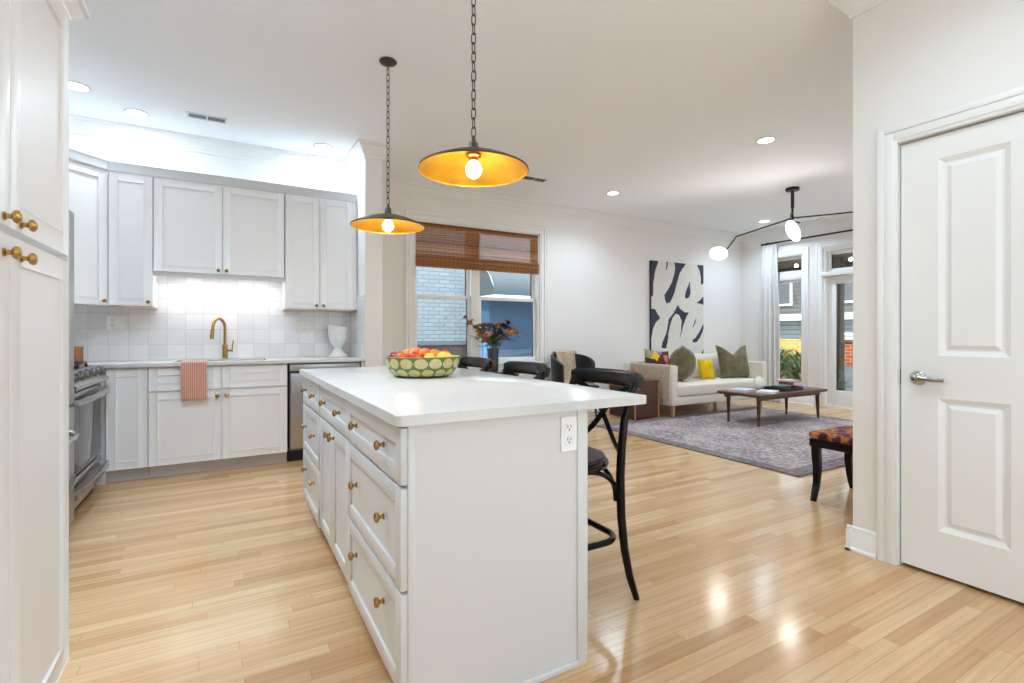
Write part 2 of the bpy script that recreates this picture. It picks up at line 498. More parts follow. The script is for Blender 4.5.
def shaker(mb, m, a0, a1, z0, z1, rail=0.057, t=0.019, rec=0.008):
    """shaker front: frame of four rails around a recessed flat panel, face outwards along n from n=0 to n=t"""
    mb.box(a0 + rail * 0.5, a1 - rail * 0.5, 0.001, t - rec, z0 + rail * 0.5, z1 - rail * 0.5, m=m)
    b = 0.0018
    mb.box(a0, a0 + rail, 0, t, z0, z1, b, 2, m); mb.box(a1 - rail, a1, 0, t, z0, z1, b, 2, m)
    mb.box(a0 + rail - 0.001, a1 - rail + 0.001, 0, t - 0.0002, z0 + 0.0004, z0 + rail, b, 2, m)
    mb.box(a0 + rail - 0.001, a1 - rail + 0.001, 0, t - 0.0002, z1 - rail, z1 - 0.0004, b, 2, m)


def knob(parent, m, a, z, n0=0.019, matname='brass', s=1.0):
    mb = MB()
    mm = m @ Matrix.Translation((a, n0, z)) @ Matrix.Rotation(-PI / 2, 4, 'X')
    prof = [(0, 0), (0.0105, 0), (0.0105, 0.003), (0.0065, 0.006), (0.006, 0.014), (0.0135, 0.018), (0.0165, 0.023), (0.0155, 0.028), (0.010, 0.0315), (0, 0.0325)]
    mb.lathe([(r * s, z2 * s) for r, z2 in prof], 16, mm)
    return mb.build('knob', matname, parent)


def area(name, loc, size, power, color=(1, 1, 1), rot=(0, 0, 0), parent=None, shape='DISK', spread=PI, sy=None):
    l = bpy.data.lights.new(name, 'AREA'); l.shape = shape; l.size = size; l.energy = power; l.color = color; l.spread = spread
    if sy: l.size_y = sy
    o = bpy.data.objects.new(name, l); COL.objects.link(o); o.location = loc; o.rotation_euler = rot
    if parent is not None:
        o.parent = parent; o.location = Vector(loc) - parent.location
    return o


# ------------------------------------------------------------------ setting
CE = 2.86                      # ceiling height
XL, XF = -1.42, 7.90           # left wall, far wall
YK, YW = 5.28, 5.66            # kitchen back wall, living room back wall
XP0, XP1, YP = 1.107, 1.265, 4.65   # partition between kitchen and living room
XD, YD = 2.80, 1.364           # wall with the panel door, and its corner
YB = -1.25                     # wall behind the camera

struct(MB().box(XL - 0.15, XF + 0.15, YB - 0.15, YW + 0.15, -0.08, 0.0).build('floor', 'floor'), 'light oak strip floor running through kitchen and living room', 'floor')
struct(MB().box(XL - 0.15, XF + 0.15, YB - 0.15, YW + 0.15, CE, CE + 0.12).build('ceiling', 'ceil'), 'flat white ceiling over both rooms', 'ceiling')
struct(MB().box(XL - 0.15, XL, YB - 0.15, YK + 0.15, 0, CE).build('wall_left', 'wall'))
struct(MB().box(XL, XP0 + 0.02, YK, YK + 0.15, 0, CE).build('wall_back', 'wall'), 'white kitchen wall behind the cabinets', 'wall')
struct(MB().box(XP0, XP1, YP, YW + 0.1, 0, CE, 0.003).build('wall_partition', 'wall'), 'white stub wall between kitchen counter and living room', 'wall')
GX0, GX1, GZ1 = 0.15, 2.55, 2.30     # opening for an unseen glazed door added to let daylight in
mb = MB(); mb.box(XL - 0.15, GX0, YB - 0.15, YB, 0, CE); mb.box(GX1, XD + 0.12, YB - 0.15, YB, 0, CE); mb.box(GX0, GX1, YB - 0.15, YB, GZ1, CE)
struct(mb.build('wall_behind', 'wall'))
# living room back wall with the window opening
WX0, WX1, WZ0, WZ1 = 1.91, 3.66, 0.74, 2.455
mb = MB()
mb.box(XP1, WX0, YW, YW + 0.16, 0, CE); mb.box(WX1, XF + 0.15, YW, YW + 0.16, 0, CE)
mb.box(WX0, WX1, YW, YW + 0.16, 0, WZ0); mb.box(WX0, WX1, YW, YW + 0.16, WZ1, CE)
struct(mb.build('wall_living', 'wall'), 'white living room wall with the window and the painting', 'wall')
# far wall: tall window and glazed door
FY0, FY1, FZ0, FZ1 = 4.58, 5.18, 0.30, 2.37      # window opening
DY0, DY1, DZ1 = 3.27, 4.27, 2.40                 # door opening incl. transom
mb = MB()
mb.box(XF, XF + 0.16, 1.0, DY0, 0, CE); mb.box(XF, XF + 0.16, DY1, FY0, 0, CE); mb.box(XF, XF + 0.16, FY1, YW + 0.16, 0, CE)
mb.box(XF, XF + 0.16, DY0, DY1, DZ1, CE); mb.box(XF, XF + 0.16, FY0, FY1, FZ1, CE); mb.box(XF, XF + 0.16, FY0, FY1, 0, FZ0)
struct(mb.build('wall_far', 'wall'), 'white end wall with a tall window and a glazed door', 'wall')
# wall with the panel door, its return along the living room
PY0, PY1, PZ1 = 0.385, 1.163, 2.024
mb = MB()
mb.box(XD, XD + 0.12, PY1, YD, 0, CE); mb.box(XD, XD + 0.12, YB, PY0, 0, CE); mb.box(XD, XD + 0.12, PY0, PY1, PZ1, CE)
struct(mb.build('wall_right', 'wall'), 'white wall holding the panelled door', 'wall')
struct(MB().box(XD + 0.12, XF, YD - 0.12, YD, 0, CE).build('wall_near', 'wall'))
# unseen walls added behind the panelled door to keep its gap dark
mb = MB(); mb.box(3.50, 3.56, 0.20, YD - 0.12, 0, CE); mb.box(XD + 0.12, 3.50, 0.20, 0.26, 0, CE)
struct(mb.build('wall_light_block', 'wall'))


def crown_profile_run(mb, p0, p1, inward, h=0.125, d=0.085, ext0=0, ext1=0):
    """crown moulding along p0->p1 at the ceiling; inward = horizontal direction into the room; ext: mitre at an end (+1 outside corner, -1 inside)"""
    prof = [(0, -h), (0.012, -h), (0.014, -h + 0.018), (0.024, -h + 0.026), (0.045, -0.058), (0.062, -0.032), (0.066, -0.024), (d, -0.020), (d, 0), (0, 0)]
    A, B = Vector(p0), Vector(p1); t = (B - A).normalized(); n = Vector(inward)
    bm = mb.bm; r0, r1 = [], []
    for q, z in prof:
        r0.append(bm.verts.new(A + n * q - t * q * ext0 + Vector((0, 0, z - 0.001))))
        r1.append(bm.verts.new(B + n * q + t * q * ext1 + Vector((0, 0, z - 0.001))))
    for k in range(len(prof)):
        j = (k + 1) % len(prof); bm.faces.new((r0[k], r0[j], r1[j], r1[k]))
    bm.faces.new(r0); bm.faces.new(r1)


mb = MB()
crown_profile_run(mb, (XL, YK, CE), (XP0, YK, CE), (0, -1, 0), ext0=-1, ext1=-1)
crown_profile_run(mb, (XP0, YK, CE), (XP0, YP, CE), (-1, 0, 0), ext0=-1, ext1=1)
crown_profile_run(mb, (XP0, YP, CE), (XP1, YP, CE), (0, -1, 0), ext0=1, ext1=1)
crown_profile_run(mb, (XP1, YP, CE), (XP1, YW, CE), (1, 0, 0), ext0=1, ext1=-1)
crown_profile_run(mb, (XP1, YW, CE), (XF, YW, CE), (0, -1, 0), ext0=-1, ext1=-1)
crown_profile_run(mb, (XF, YW, CE), (XF, YD, CE), (-1, 0, 0), ext0=-1, ext1=-1)
crown_profile_run(mb, (XF, YD, CE), (XD, YD, CE), (0, 1, 0), ext0=-1, ext1=1)
crown_profile_run(mb, (XD, YD, CE), (XD, YB, CE), (-1, 0, 0), ext0=1, ext1=-1)
crown_profile_run(mb, (XL, YB, CE), (XL, YK, CE), (1, 0, 0), ext0=-1, ext1=-1)
struct(mb.build('trim_1', 'trim', sharp=25), 'white crown moulding at the ceiling', 'trim')


def base_run(mb, p0, p1, inward, h=0.125):
    prof = [(0, 0), (0.026, 0), (0.026, 0.012), (0.017, 0.022), (0.015, h - 0.035), (0.009, h - 0.022), (0.009, h - 0.008), (0.004, h), (0, h)]
    A, B = Vector(p0), Vector(p1); n = Vector(inward); t = (B - A).normalized()
    bm = mb.bm; r0, r1 = [], []
    for q, z in prof:
        r0.append(bm.verts.new(A + n * q + Vector((0, 0, z)))); r1.append(bm.verts.new(B + n * q + Vector((0, 0, z))))
    for k in range(len(prof)):
        j = (k + 1) % len(prof); bm.faces.new((r0[k], r0[j], r1[j], r1[k]))
    bm.faces.new(r0); bm.faces.new(r1)


mb = MB(); base_run(mb, (XD, YD + 0.026, 0), (XD, 1.249, 0), (-1, 0, 0)); base_run(mb, (XD - 0.026, YD, 0), (XF, YD, 0), (0, 1, 0))
struct(mb.build('baseboard_right', 'trim', sharp=25), 'white baseboard at the wall corner beside the panelled door', 'baseboard')
mb = MB(); base_run(mb, (XP1, YW, 0), (XF, YW, 0), (0, -1, 0))
struct(mb.build('baseboard_living', 'trim', sharp=25))
mb = MB()
for a, b in ((YD, DY0 - 0.12), (DY1 + 0.12, YW)): base_run(mb, (XF, b, 0), (XF, a, 0), (-1, 0, 0))
struct(mb.build('baseboard_far', 'trim', sharp=25))


def casing(mb, m, a0, a1, z0, z1, wdt=0.092, sill=False):
    """stepped casing around an opening a0..a1, z0..z1 on plane n=0, outwards +n"""
    for (o0, o1, t) in ((0, wdt * 0.72, 0.014), (wdt * 0.18, wdt * 0.62, 0.018), (wdt * 0.66, wdt, 0.021)):
        mb.box(a0 - o1, a0 - o0, 0, t, z0, z1 + o1, 0.003, 2, m); mb.box(a1 + o0, a1 + o1, 0, t, z0, z1 + o1, 0.003, 2, m)
        mb.box(a0 - o0 + 0.0, a1 + o0, 0, t - 0.0003, z1 + o0, z1 + o1, 0.003, 2, m)


# ---- panelled door on the right (door_1)
dm = frame((XD, 0, 0), (0, 1, 0), (-1, 0, 0))
mb = MB(); casing(mb, dm, PY0, PY1, 0, PZ1, 0.084)
struct(mb.build('trim_2', 'trim', sharp=25), 'stepped white casing round the panelled door', 'door casing')
door = thing('door_1', 'white four-panel interior door with chrome lever handle', 'door', (XD + 0.03, (PY0 + PY1) / 2, 0)); door['kind'] = 'structure'
mb = MB()
X0, X1 = XD + 0.012, XD + 0.046
dn = frame((X1, 0, 0), (0, 1, 0), (-1, 0, 0)); T = X1 - X0
L0, L1 = PY0 + 0.004, PY1 - 0.006
cols = [(0.516, 0.764), (0.768 + 0.0, 1.013)]
cols = [(0.52, 0.72), (0.815, 1.013)]
cols = [(0.77, 1.014), (0.52, 0.70)]
zs = [(0.215, 0.82), (1.012, 1.908)]
# stiles and rails
mb.box(1.014, L1, 0, T, 0.018, PZ1 - 0.009, m=dn); mb.box(L0, 0.50, 0, T, 0.018, PZ1 - 0.009, m=dn)
mb.box(0.70, 0.77, 0, T, 0.018, PZ1 - 0.009, m=dn)
for a0, a1 in ((0.77, 1.014), (0.50, 0.70)):
    for z0, z1 in ((0.018, 0.215), (0.82, 1.012), (1.908, PZ1 - 0.009)): mb.box(a0, a1, 0, T, z0, z1, m=dn)
    for z0, z1 in zs:
        mb.box(a0, a1, 0.004, T - 0.016, z0, z1, m=dn)
        # moulded slope into the recess, then raised field
        bm = mb.bm
        def ring(ins, n): return [bm.verts.new(dn @ Vector((a, n, z))) for a, z in ((a0 + ins, z0 + ins), (a1 - ins, z0 + ins), (a1 - ins, z1 - ins), (a0 + ins, z1 - ins))]
        R = [ring(0, T), ring(0.008, T - 0.004), ring(0.022, T - 0.014), ring(0.030, T - 0.014), ring(0.048, T - 0.003)]
        for p, q in zip(R, R[1:]):
            for k in range(4): bm.faces.new((p[k], p[(k + 1) % 4], q[(k + 1) % 4], q[k]))
        bm.faces.new(R[-1])
mb.build('leaf', 'trim', door, sharp=20)
mb = MB()
hm = dn @ Matrix.Translation((1.088, T, 0.905)) @ Matrix.Rotation(-PI / 2, 4, 'X')
mb.lathe([(0, 0), (0.033, 0), (0.033, 0.004), (0.028, 0.010), (0.014, 0.014), (0.011, 0.02), (0.011, 0.05), (0.0, 0.052)], 28, hm)
mb.tube([(XD - 0.012, 1.088, 0.905), (XD - 0.014, 1.06, 0.904), (XD - 0.014, 1.02, 0.902), (XD - 0.012, 0.985, 0.903)], [0.011, 0.0095, 0.008, 0.008], 12, flat=(1.15, 0.7))
mb.build('handle', 'chrome', door)
MB().box(X0 + 0.004, X0 + 0.03, PY1 - 0.0058, PY1 - 0.0005, 0.87, 0.94).build('latch', 'steeld', door)
struct(MB().box(X0 - 0.011, XD + 0.119, PY1 - 0.0003, PY1 + 0.0195, 0.0, PZ1, m=None).build('trim_3', 'trim'))

# ------------------------------------------------------------------ kitchen: back run
KY = 4.678
CT = 0.89
kb = frame((0, KY + 0.019, 0), (1, 0, 0), (0, -1, 0))      # n = towards the camera


def base_cab(name, label, x0, x1, doors, drawers, zd=(0.10, 0.662), zr=(0.674, 0.848), knobs=(), matn='cab', toe=True):
    t = thing(name, label, 'cabinet', ((x0 + x1) / 2, KY + 0.3, 0))
    mb = MB()
    if 'sink' in name:
        mb.box(x0 + 0.001, x0 + 0.02, KY + 0.0195, YK - 0.002, 0.095, 0.858); mb.box(x1 - 0.02, x1 - 0.001, KY + 0.0195, YK - 0.002, 0.095, 0.858)
        mb.box(x0 + 0.02, x1 - 0.02, KY + 0.0195, YK - 0.002, 0.095, 0.113); mb.box(x0 + 0.02, x1 - 0.02, KY + 0.0195, KY + 0.04, 0.113, 0.858); mb.box(x0 + 0.02, x1 - 0.02, YK - 0.014, YK - 0.002, 0.113, 0.858)
    else: mb.box(x0 + 0.001, x1 - 0.001, KY + 0.0195, YK - 0.002, 0.095, 0.858)
    mb.build('body', matn, t)
    if toe: MB().box(x0 + 0.001, x1 - 0.001, KY + 0.075, KY + 0.095, 0.0, 0.0948).build('toe_kick', 'cabrail', t)
    for i, (a0, a1) in enumerate(drawers):
        mb = MB(); shaker(mb, kb, a0, a1, zr[0], zr[1]); mb.build('drawer_front', matn, t)
    for i, (a0, a1) in enumerate(doors):
        mb = MB(); shaker(mb, kb, a0, a1, zd[0], zd[1]); d = mb.build('door', matn, t)
        for (a, z) in knobs:
            if a0 <= a <= a1: knob(d, kb, a, z)
    return t


base_cab('base_cabinet', 'white base cabinet with one tall door, between range and sink cabinet', -0.775, -0.518, [(-0.768, -0.521)], [], zd=(0.10, 0.848))
base_cab('sink_base_cabinet', 'white base cabinet with two doors below the brass faucet', -0.517, 0.457, [(-0.513, -0.033), (-0.027, 0.453)], [(-0.513, -0.033), (-0.027, 0.453)], knobs=((-0.062, 0.617), (0.002, 0.617)))
# lazy corner behind the range
t = thing('corner_base_cabinet', 'white corner base cabinet behind the range', 'cabinet', (-1.1, 5.0, 0))
MB().box(XL + 0.002, -0.7765, 4.70, YK - 0.002, 0.0, 0.858).build('body', 'cab', t)

# dishwasher
t = thing('dishwasher', 'stainless steel dishwasher at the end of the counter', 'dishwasher', (0.77, KY + 0.3, 0))
MB().box(0.472, 1.070, KY + 0.03, YK - 0.01, 0.10, 0.852).build('body', 'steeld', t)
MB().box(0.474, 1.068, KY - 0.004, KY + 0.0295, 0.115, 0.773, 0.014, 4).build('door', 'steel', t)
MB().box(0.474, 1.068, KY + 0.012, KY + 0.0295, 0.788, 0.845, 0.003).build('control_strip', 'steel', t)
MB().box(0.476, 1.066, KY + 0.018, KY + 0.0295, 0.7735, 0.7875).build('handle_recess', 'blackgap', t)
MB().box(0.464, 1.078, KY + 0.07, KY + 0.09, 0.0, 0.099).build('toe_kick', 'blackgap', t)
t = thing('end_panel', 'narrow white filler panel at the right end of the counter', 'cabinet panel', (1.09, KY + 0.3, 0))
MB().box(1.0795, 1.1055, KY + 0.002, YK - 0.002, 0.0, 0.858).build('panel', 'cab', t)

# countertop with sink cut-out
mb = MB()
Y0 = KY - 0.03
sx0, sx1, sy0, sy1 = -0.36, 0.30, 4.76, 5.12
mb.box(-0.80, sx0, Y0, YK - 0.001, 0.8605, CT, 0.002); mb.box(sx1, XP0 - 0.0015, Y0, YK - 0.001, 0.8605, CT, 0.002)
mb.box(sx0 - 0.001, sx1 + 0.001, Y0, sy0, 0.8605, CT - 0.0001, 0.002); mb.box(sx0 - 0.001, sx1 + 0.001, sy1, YK - 0.001, 0.8605, CT - 0.0001, 0.002)
mb.box(XL + 0.001, -0.799, 4.66, YK - 0.001, 0.8605, CT - 0.0001, 0.002)
tag(mb.build('countertop', 'quartz'), 'white stone counter along the kitchen back wall', 'countertop')
mb = MB()
mb.box(sx0, sx1, sy0, sy0 + 0.012, 0.70, 0.86); mb.box(sx0, sx1, sy1 - 0.012, sy1, 0.70, 0.86); mb.box(sx0, sx0 + 0.012, sy0, sy1, 0.70, 0.86); mb.box(sx1 - 0.012, sx1, sy0, sy1, 0.70, 0.86)
mb.box(sx0, sx1, sy0, sy1, 0.69, 0.702)
tag(mb.build('kitchen_sink', 'steeld'), 'steel undermount sink set in the white counter', 'sink')

# backsplash
mb = MB(); mb.box(XL + 0.002, XP0 - 0.0085, YK - 0.009, YK - 0.0005, CT + 0.0005, 1.66); mb.box(XP0 - 0.008, XP0 - 0.0005, 4.66, YK - 0.0005, CT + 0.0005, 1.47)
mb.box(XL + 0.0005, XL + 0.0095, 3.6, YK - 0.0005, CT + 0.0005, 1.40)
struct(mb.build('trim_4', 'tile'), 'backsplash of pale glazed square tiles', 'backsplash')

# ---- upper cabinets
UY = 4.95
ku = frame((0, UY + 0.019, 0), (1, 0, 0), (0, -1, 0))
WARM = mat('tan_wood_edge', (214, 190, 160), 0.5)  # even tan colour for the cabinet bottom panels


def upper(name, label, x0, x1, doors, z0, z1=2.375, knobs=(), km='antique'):
    t = thing(name, label, 'cabinet', ((x0 + x1) / 2, UY + 0.17, z0), group=None)
    MB().box(x0 + 0.001, x1 - 0.001, UY + 0.0195, YK - 0.011, z0 - 0.004, 2.455).build('body', 'cab', t)
    for a0, a1 in doors:
        mb = MB(); shaker(mb, ku, a0, a1, z0, z1); d = mb.build('door', 'cab', t)
        for a in knobs:
            if a0 <= a <= a1: knob(d, ku, a, z0 + 0.03, matname=km, s=0.85)
    return t


u1 = upper('upper_cabinet', 'tall white upper cabinet with one door, left of the sink', -0.800, -0.515, [(-0.797, -0.518)], 1.338, knobs=(-0.545,))
u2 = upper('upper_cabinet', 'short white upper cabinet with two doors over the sink', -0.514, 0.458, [(-0.511, -0.031), (-0.025, 0.455)], 1.622, knobs=(-0.058, 0.002))
MB().box(-0.513, 0.457, UY + 0.01, UY + 0.03, 1.585, 1.617).build('light_rail', 'cabrail', u2)
MB().box(-0.40, 0.35, UY + 0.12, UY + 0.15, 1.606, 1.6175).build('light_strip', 'strip', u2)
area('cabinet_light', (-0.03, UY + 0.135, 1.60), 0.86, 1.45, (1, 0.98, 0.96), parent=u2, shape='RECTANGLE', sy=0.03)
u3 = upper('upper_cabinet', 'tall white upper cabinet with two doors, right of the sink', 0.462, 1.066, [(0.466, 0.756), (0.762, 1.062)], 1.345, knobs=(0.728, 0.790))
MB().box(1.0665, XP0 - 0.009, UY + 0.01, UY + 0.03, 1.345, 2.455).build('filler_strip', 'cab', u3)
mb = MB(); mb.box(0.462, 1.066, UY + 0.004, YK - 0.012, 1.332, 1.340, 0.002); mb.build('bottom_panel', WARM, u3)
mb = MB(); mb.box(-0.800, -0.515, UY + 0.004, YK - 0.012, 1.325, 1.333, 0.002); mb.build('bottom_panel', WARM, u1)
# diagonal corner cabinet
c1, c2 = Vector((-0.803, 4.95, 0)), Vector((-1.09, 4.663, 0))
dd = (c1 - c2).normalized(); nn = Vector((dd.y, -dd.x, 0)); Ld = (c1 - c2).length
t = thing('corner_upper_cabinet', 'white diagonal upper cabinet in the corner above the range', 'cabinet', (-1.2, 5.05, 1.34))
inset = -0.0195
q1, q2 = c1 + nn * inset, c2 + nn * inset
mb = MB(); mb.prism([(q1.x, q1.y), (-0.8015, UY + 0.02), (-0.8015, YK - 0.011), (XL + 0.011, YK - 0.011), (XL + 0.011, 4.663), (q2.x, q2.y)], 1.334, 2.455); mb.build('body', 'cab', t)
kd = Matrix((dd, nn, Vector((0, 0, 1)))).transposed().to_4x4(); kd.translation = c2 + nn * inset
mb = MB(); shaker(mb, kd, 0.003, Ld - 0.009, 1.338, 2.375); d = mb.build('door', 'cab', t); knob(d, kd, Ld - 0.035, 1.368, matname='antique', s=0.85)
# upper cabinets on the left wall over the range
t = thing('upper_cabinet', 'white upper cabinet on the left wall above the range', 'cabinet', (-1.25, 4.2, 1.62))
MB().box(XL + 0.011, -1.11, 3.72, 4.66, 1.62, 2.455).build('body', 'cab', t)
kl = frame((-1.1095, 0, 0), (0, 1, 0), (1, 0, 0))
for a0, a1 in ((3.723, 4.188), (4.192, 4.657)):
    mb = MB(); shaker(mb, kl, a0, a1, 1.622, 2.375); mb.build('door', 'cab', t)
# rail along the tops of the uppers (one moulding following the run)
mb = MB()
front = [(-1.09, 3.72), (-1.09, 4.663), (-0.803, 4.95), (1.098, 4.95)]
def offs(k, o):   # offset polyline towards the room
    P = [Vector(p) for p in front]
    def nrm(i): e = (P[i + 1] - P[i]).normalized(); return Vector((e.y, -e.x))
    if k == 0: n = nrm(0)
    elif k == len(P) - 1: n = nrm(k - 1)
    else:
        a, b = nrm(k - 1), nrm(k); n = (a + b) / (1 + a.dot(b))
    return P[k] + n * o
prof = [(0.001, 2.378), (0.006, 2.378), (0.012, 2.39), (0.014, 2.44), (0.020, 2.456), (0.001, 2.456)]
rows = []
for k in range(4): rows.append([mb.bm.verts.new((*offs(k, o), z)) for o, z in prof])
for a, b in zip(rows, rows[1:]):
    for k in range(len(prof)):
        j = (k + 1) % len(prof); mb.bm.faces.new((a[k], a[j], b[j], b[k]))
mb.bm.faces.new(rows[0]); mb.bm.faces.new(rows[-1])
tag(mb.build('cornice_rail', 'cabrail', sharp=20), 'pale grey rail running along the tops of the upper cabinets', 'cabinet rail')

# ---- faucet
t = thing('faucet', 'tall brass gooseneck faucet with side lever behind the sink', 'faucet', (-0.01, 5.17, CT))
fx, fy = -0.01, 5.17
mb = MB(); mb.lathe([(0, 0), (0.027, 0), (0.027, 0.008), (0.022, 0.012), (0.022, 0.12), (0.016, 0.126), (0, 0.126)], 20, Matrix.Translation((fx, fy, CT)))
mb.build('base', 'brass', t)
pts = [(fx, fy, CT + 0.12), (fx, fy, CT + 0.27)]
for k in range(1, 12):
    a = PI * k / 12; pts.append((fx - 0.046 * (1 - math.cos(a)), fy - 0.050 * (1 - math.cos(a)), CT + 0.27 + 0.085 * math.sin(a)))
pts.append((fx - 0.093, fy - 0.101, CT + 0.255))
mb = MB(); mb.tube(pts, 0.0125, 14); mb.build('spout', 'brass', t)
mb = MB(); mb.tube([(fx - 0.093, fy - 0.101, CT + 0.262), (fx - 0.100, fy - 0.106, CT + 0.175)], [0.0155, 0.017], 14); mb.build('spray_head', 'brass', t)
mb = MB(); mb.tube([(fx + 0.018, fy, CT + 0.075), (fx + 0.062, fy, CT + 0.075)], 0.013, 12); mb.tube([(fx + 0.056, fy, CT + 0.075), (fx + 0.066, fy, CT + 0.165)], [0.0055, 0.0045], 10); mb.build('lever', 'brass', t)

# ---- striped towel over the counter edge
tw0, tw1 = -0.306, -0.132
path = [(4.86, CT + 0.003), (4.75, CT + 0.003), (4.652, CT + 0.003), (4.642, CT - 0.002), (4.640, 0.86), (4.637, 0.80), (4.636, 0.70), (4.640, 0.60)]
def tf(u, v):
    s = v * (len(path) - 1); i = min(int(s), len(path) - 2); f = s - i
    y = path[i][0] * (1 - f) + path[i + 1][0] * f; z = path[i][1] * (1 - f) + path[i + 1][1] * f
    wv = 0.006 * math.sin(u * 9) * max(0, v - 0.45)
    return (tw0 + (tw1 - tw0) * u + 0.004 * math.sin(v * 7) * v, y - abs(wv), z)
mb = MB(); mb.grid(tf, 18, 42, 0.004)
tw = mb.build('dish_towel', 'towel'); tag(tw, 'terracotta striped towel hanging over the edge of the sink counter', 'towel')
mb = MB()
for k in range(26):
    x = tw0 + 0.004 + (tw1 - tw0 - 0.008) * k / 25
    mb.tube([(x, 4.638, 0.602), (x + random.uniform(-.002, .002), 4.638, 0.588)], 0.0014, 5)
mb.build('fringe', 'towel', tw)

# ---- white urn on counter
t_prof = [(0, 0), (0.088, 0), (0.090, 0.006), (0.072, 0.022), (0.044, 0.06), (0.036, 0.085), (0.046, 0.105), (0.072, 0.14), (0.083, 0.19), (0.084, 0.25), (0.088, 0.292), (0.082, 0.296), (0.076, 0.25), (0.07, 0.17), (0.0, 0.13)]
mb = MB(); mb.lathe(t_prof, 32, Matrix.Translation((0.945, 5.06, CT + 0.0005)))
# face-like relief and a tilted lip
for v in mb.bm.verts:
    dx, dy, dz = v.co.x - 0.945, v.co.y - 5.06, v.co.z - CT
    if dz > 0.12: v.co.x -= 0.010 * (dz - 0.12) / 0.17 * (1 if dx < 0 else 0.2)
    if dz > 0.28: v.co.z += 0.012 * (-dx) / 0.09
mb.sphere((0.925, 4.985, CT + 0.20), (0.010, 0.012, 0.035)); mb.sphere((0.90, 4.99, CT + 0.235), (0.02, 0.012, 0.010)); mb.sphere((0.95, 4.985, CT + 0.235), (0.02, 0.012, 0.010)); mb.sphere((0.925, 4.99, CT + 0.155), (0.018, 0.012, 0.008))
tag(mb.build('urn_vase', 'urn', loc=(0.945, 5.06, CT + 0.0005)), 'white footed face vase at the right end of the back counter', 'vase')

# ---- wooden canister in the corner behind the range
mb = MB(); mb.lathe([(0, 0), (0.045, 0), (0.047, 0.004), (0.047, 0.095), (0.05, 0.1), (0.05, 0.118), (0.044, 0.122), (0, 0.124)], 24, Matrix.Translation((-1.03, 5.12, CT + 0.0005)))
tag(mb.build('wooden_canister', 'wood', loc=(-1.03, 5.12, CT)), 'small round wooden canister in the counter corner behind the range', 'canister')


# ---- outlets and switches on the backsplash and the island
def outlet(name, label, m, a, z, gangs, group=None, wd=0.072, hd=0.115):
    """gangs: list of 'r' receptacle, 's' rocker switch, 'd' plain decora outlet"""
    base = m @ Vector((a, 0, z))
    t = thing(name, label, 'light switch' if 's' in gangs and 'r' not in gangs else 'outlet', base)
    n = len(gangs); W = wd + 0.046 * (n - 1)
    mb = MB(); mb.box(a - W / 2, a + W / 2, 0.0005, 0.006, z - hd / 2, z + hd / 2, 0.002, 2, m); mb.build('plate', 'plate', t)
    for k, g in enumerate(gangs):
        ac = a + (k - (n - 1) / 2) * 0.046
        mb = MB()
        if g == 's':
            mb.box(ac - 0.016, ac + 0.016, 0.006, 0.009, z - 0.033, z + 0.033, 0.001, 2, m); mb.build('rocker', 'plate', t)
        else:
            for dz in (-0.021, 0.021):
                mb.box(ac - 0.017, ac + 0.017, 0.0058, 0.0078, z + dz - 0.0145, z + dz + 0.0145, 0.002, 2, m)
                for sx, hh in ((-0.0065, 0.0055), (0.0065, 0.0045)): mb.box(ac + sx - 0.0012, ac + sx + 0.0012, 0.0074, 0.0081, z + dz - hh + 0.003, z + dz + hh + 0.003, m=m, mi=1)
                mb.box(ac - 0.0025, ac + 0.0025, 0.0074, 0.0081, z + dz - 0.0105, z + dz - 0.0055, m=m, mi=1)
            mb.build('receptacle', ['plate', 'slot'], t)
    return t


kt = frame((0, YK - 0.009, 0), (1, 0, 0), (0, -1, 0))
outlet('wall_outlet', 'white two-gang outlet and switch plate on the tiles above the left counter', kt, -0.80, 1.205, 'rs')
outlet('wall_outlet', 'white two-gang switch and outlet plate on the tiles beside the white vase', kt, 0.655, 1.180, 'sr')

# ------------------------------------------------------------------ left run: tall cabinet, refrigerator, range
PX, PYE = -0.4262, 2.055
kp = frame((PX - 0.019, 0, 0), (0, 1, 0), (1, 0, 0))
t = thing('pantry_cabinet', 'tall white pantry cabinet with brass knobs at the left edge', 'cabinet', (-0.9, 1.5, 0))
MB().box(XL + 0.002, PX - 0.0195, 1.05, PYE, 0.10, 2.13).build('body', 'cab', t)
MB().box(XL + 0.002, PX - 0.09, 1.05, PYE - 0.002, 0.0, 0.0998).build('toe_kick', 'cab', t)
for z0, z1, kz in ((0.104, 1.335, 1.292), (1.352, 2.095, 1.372)):
    for a0, a1, ka in ((1.072, 1.552, 1.512), (1.556, 2.036, 1.617)):
        mb = MB(); shaker(mb, kp, a0, a1, z0, z1, rail=0.062); d = mb.build('door', 'cab', t); knob(d, kp, ka, kz, s=0.92)
MB().box(PX - 0.0194, PX - 0.003, 2.0385, PYE, 0.10, 2.13).build('face_frame', 'cab', t)
mb = MB()
cp = [(0, 2.098), (0.008, 2.098), (0.012, 2.108), (0.034, 2.13), (0.038, 2.136), (0.05, 2.138), (0.05, 2.152), (0, 2.152)]
rows = []
for fn in (lambda o: (PX - 0.01 + o, 1.05), lambda o: (PX - 0.01 + o, PYE + o), lambda o: (XL + 0.01, PYE + o)):
    rows.append([mb.bm.verts.new((*fn(o), z)) for o, z in cp])
for a, b in zip(rows, rows[1:]):
    for k in range(len(cp)):
        j = (k + 1) % len(cp); mb.bm.faces.new((a[k], a[j], b[j], b[k]))
mb.bm.faces.new(rows[0]); mb.bm.faces.new(rows[-1]); mb.build('crown', 'cab', t, sharp=20)
MB().box(XL + 0.01, PX - 0.02, 1.05, PYE - 0.001, 2.1305, 2.148).build('top_panel', 'cab', t)

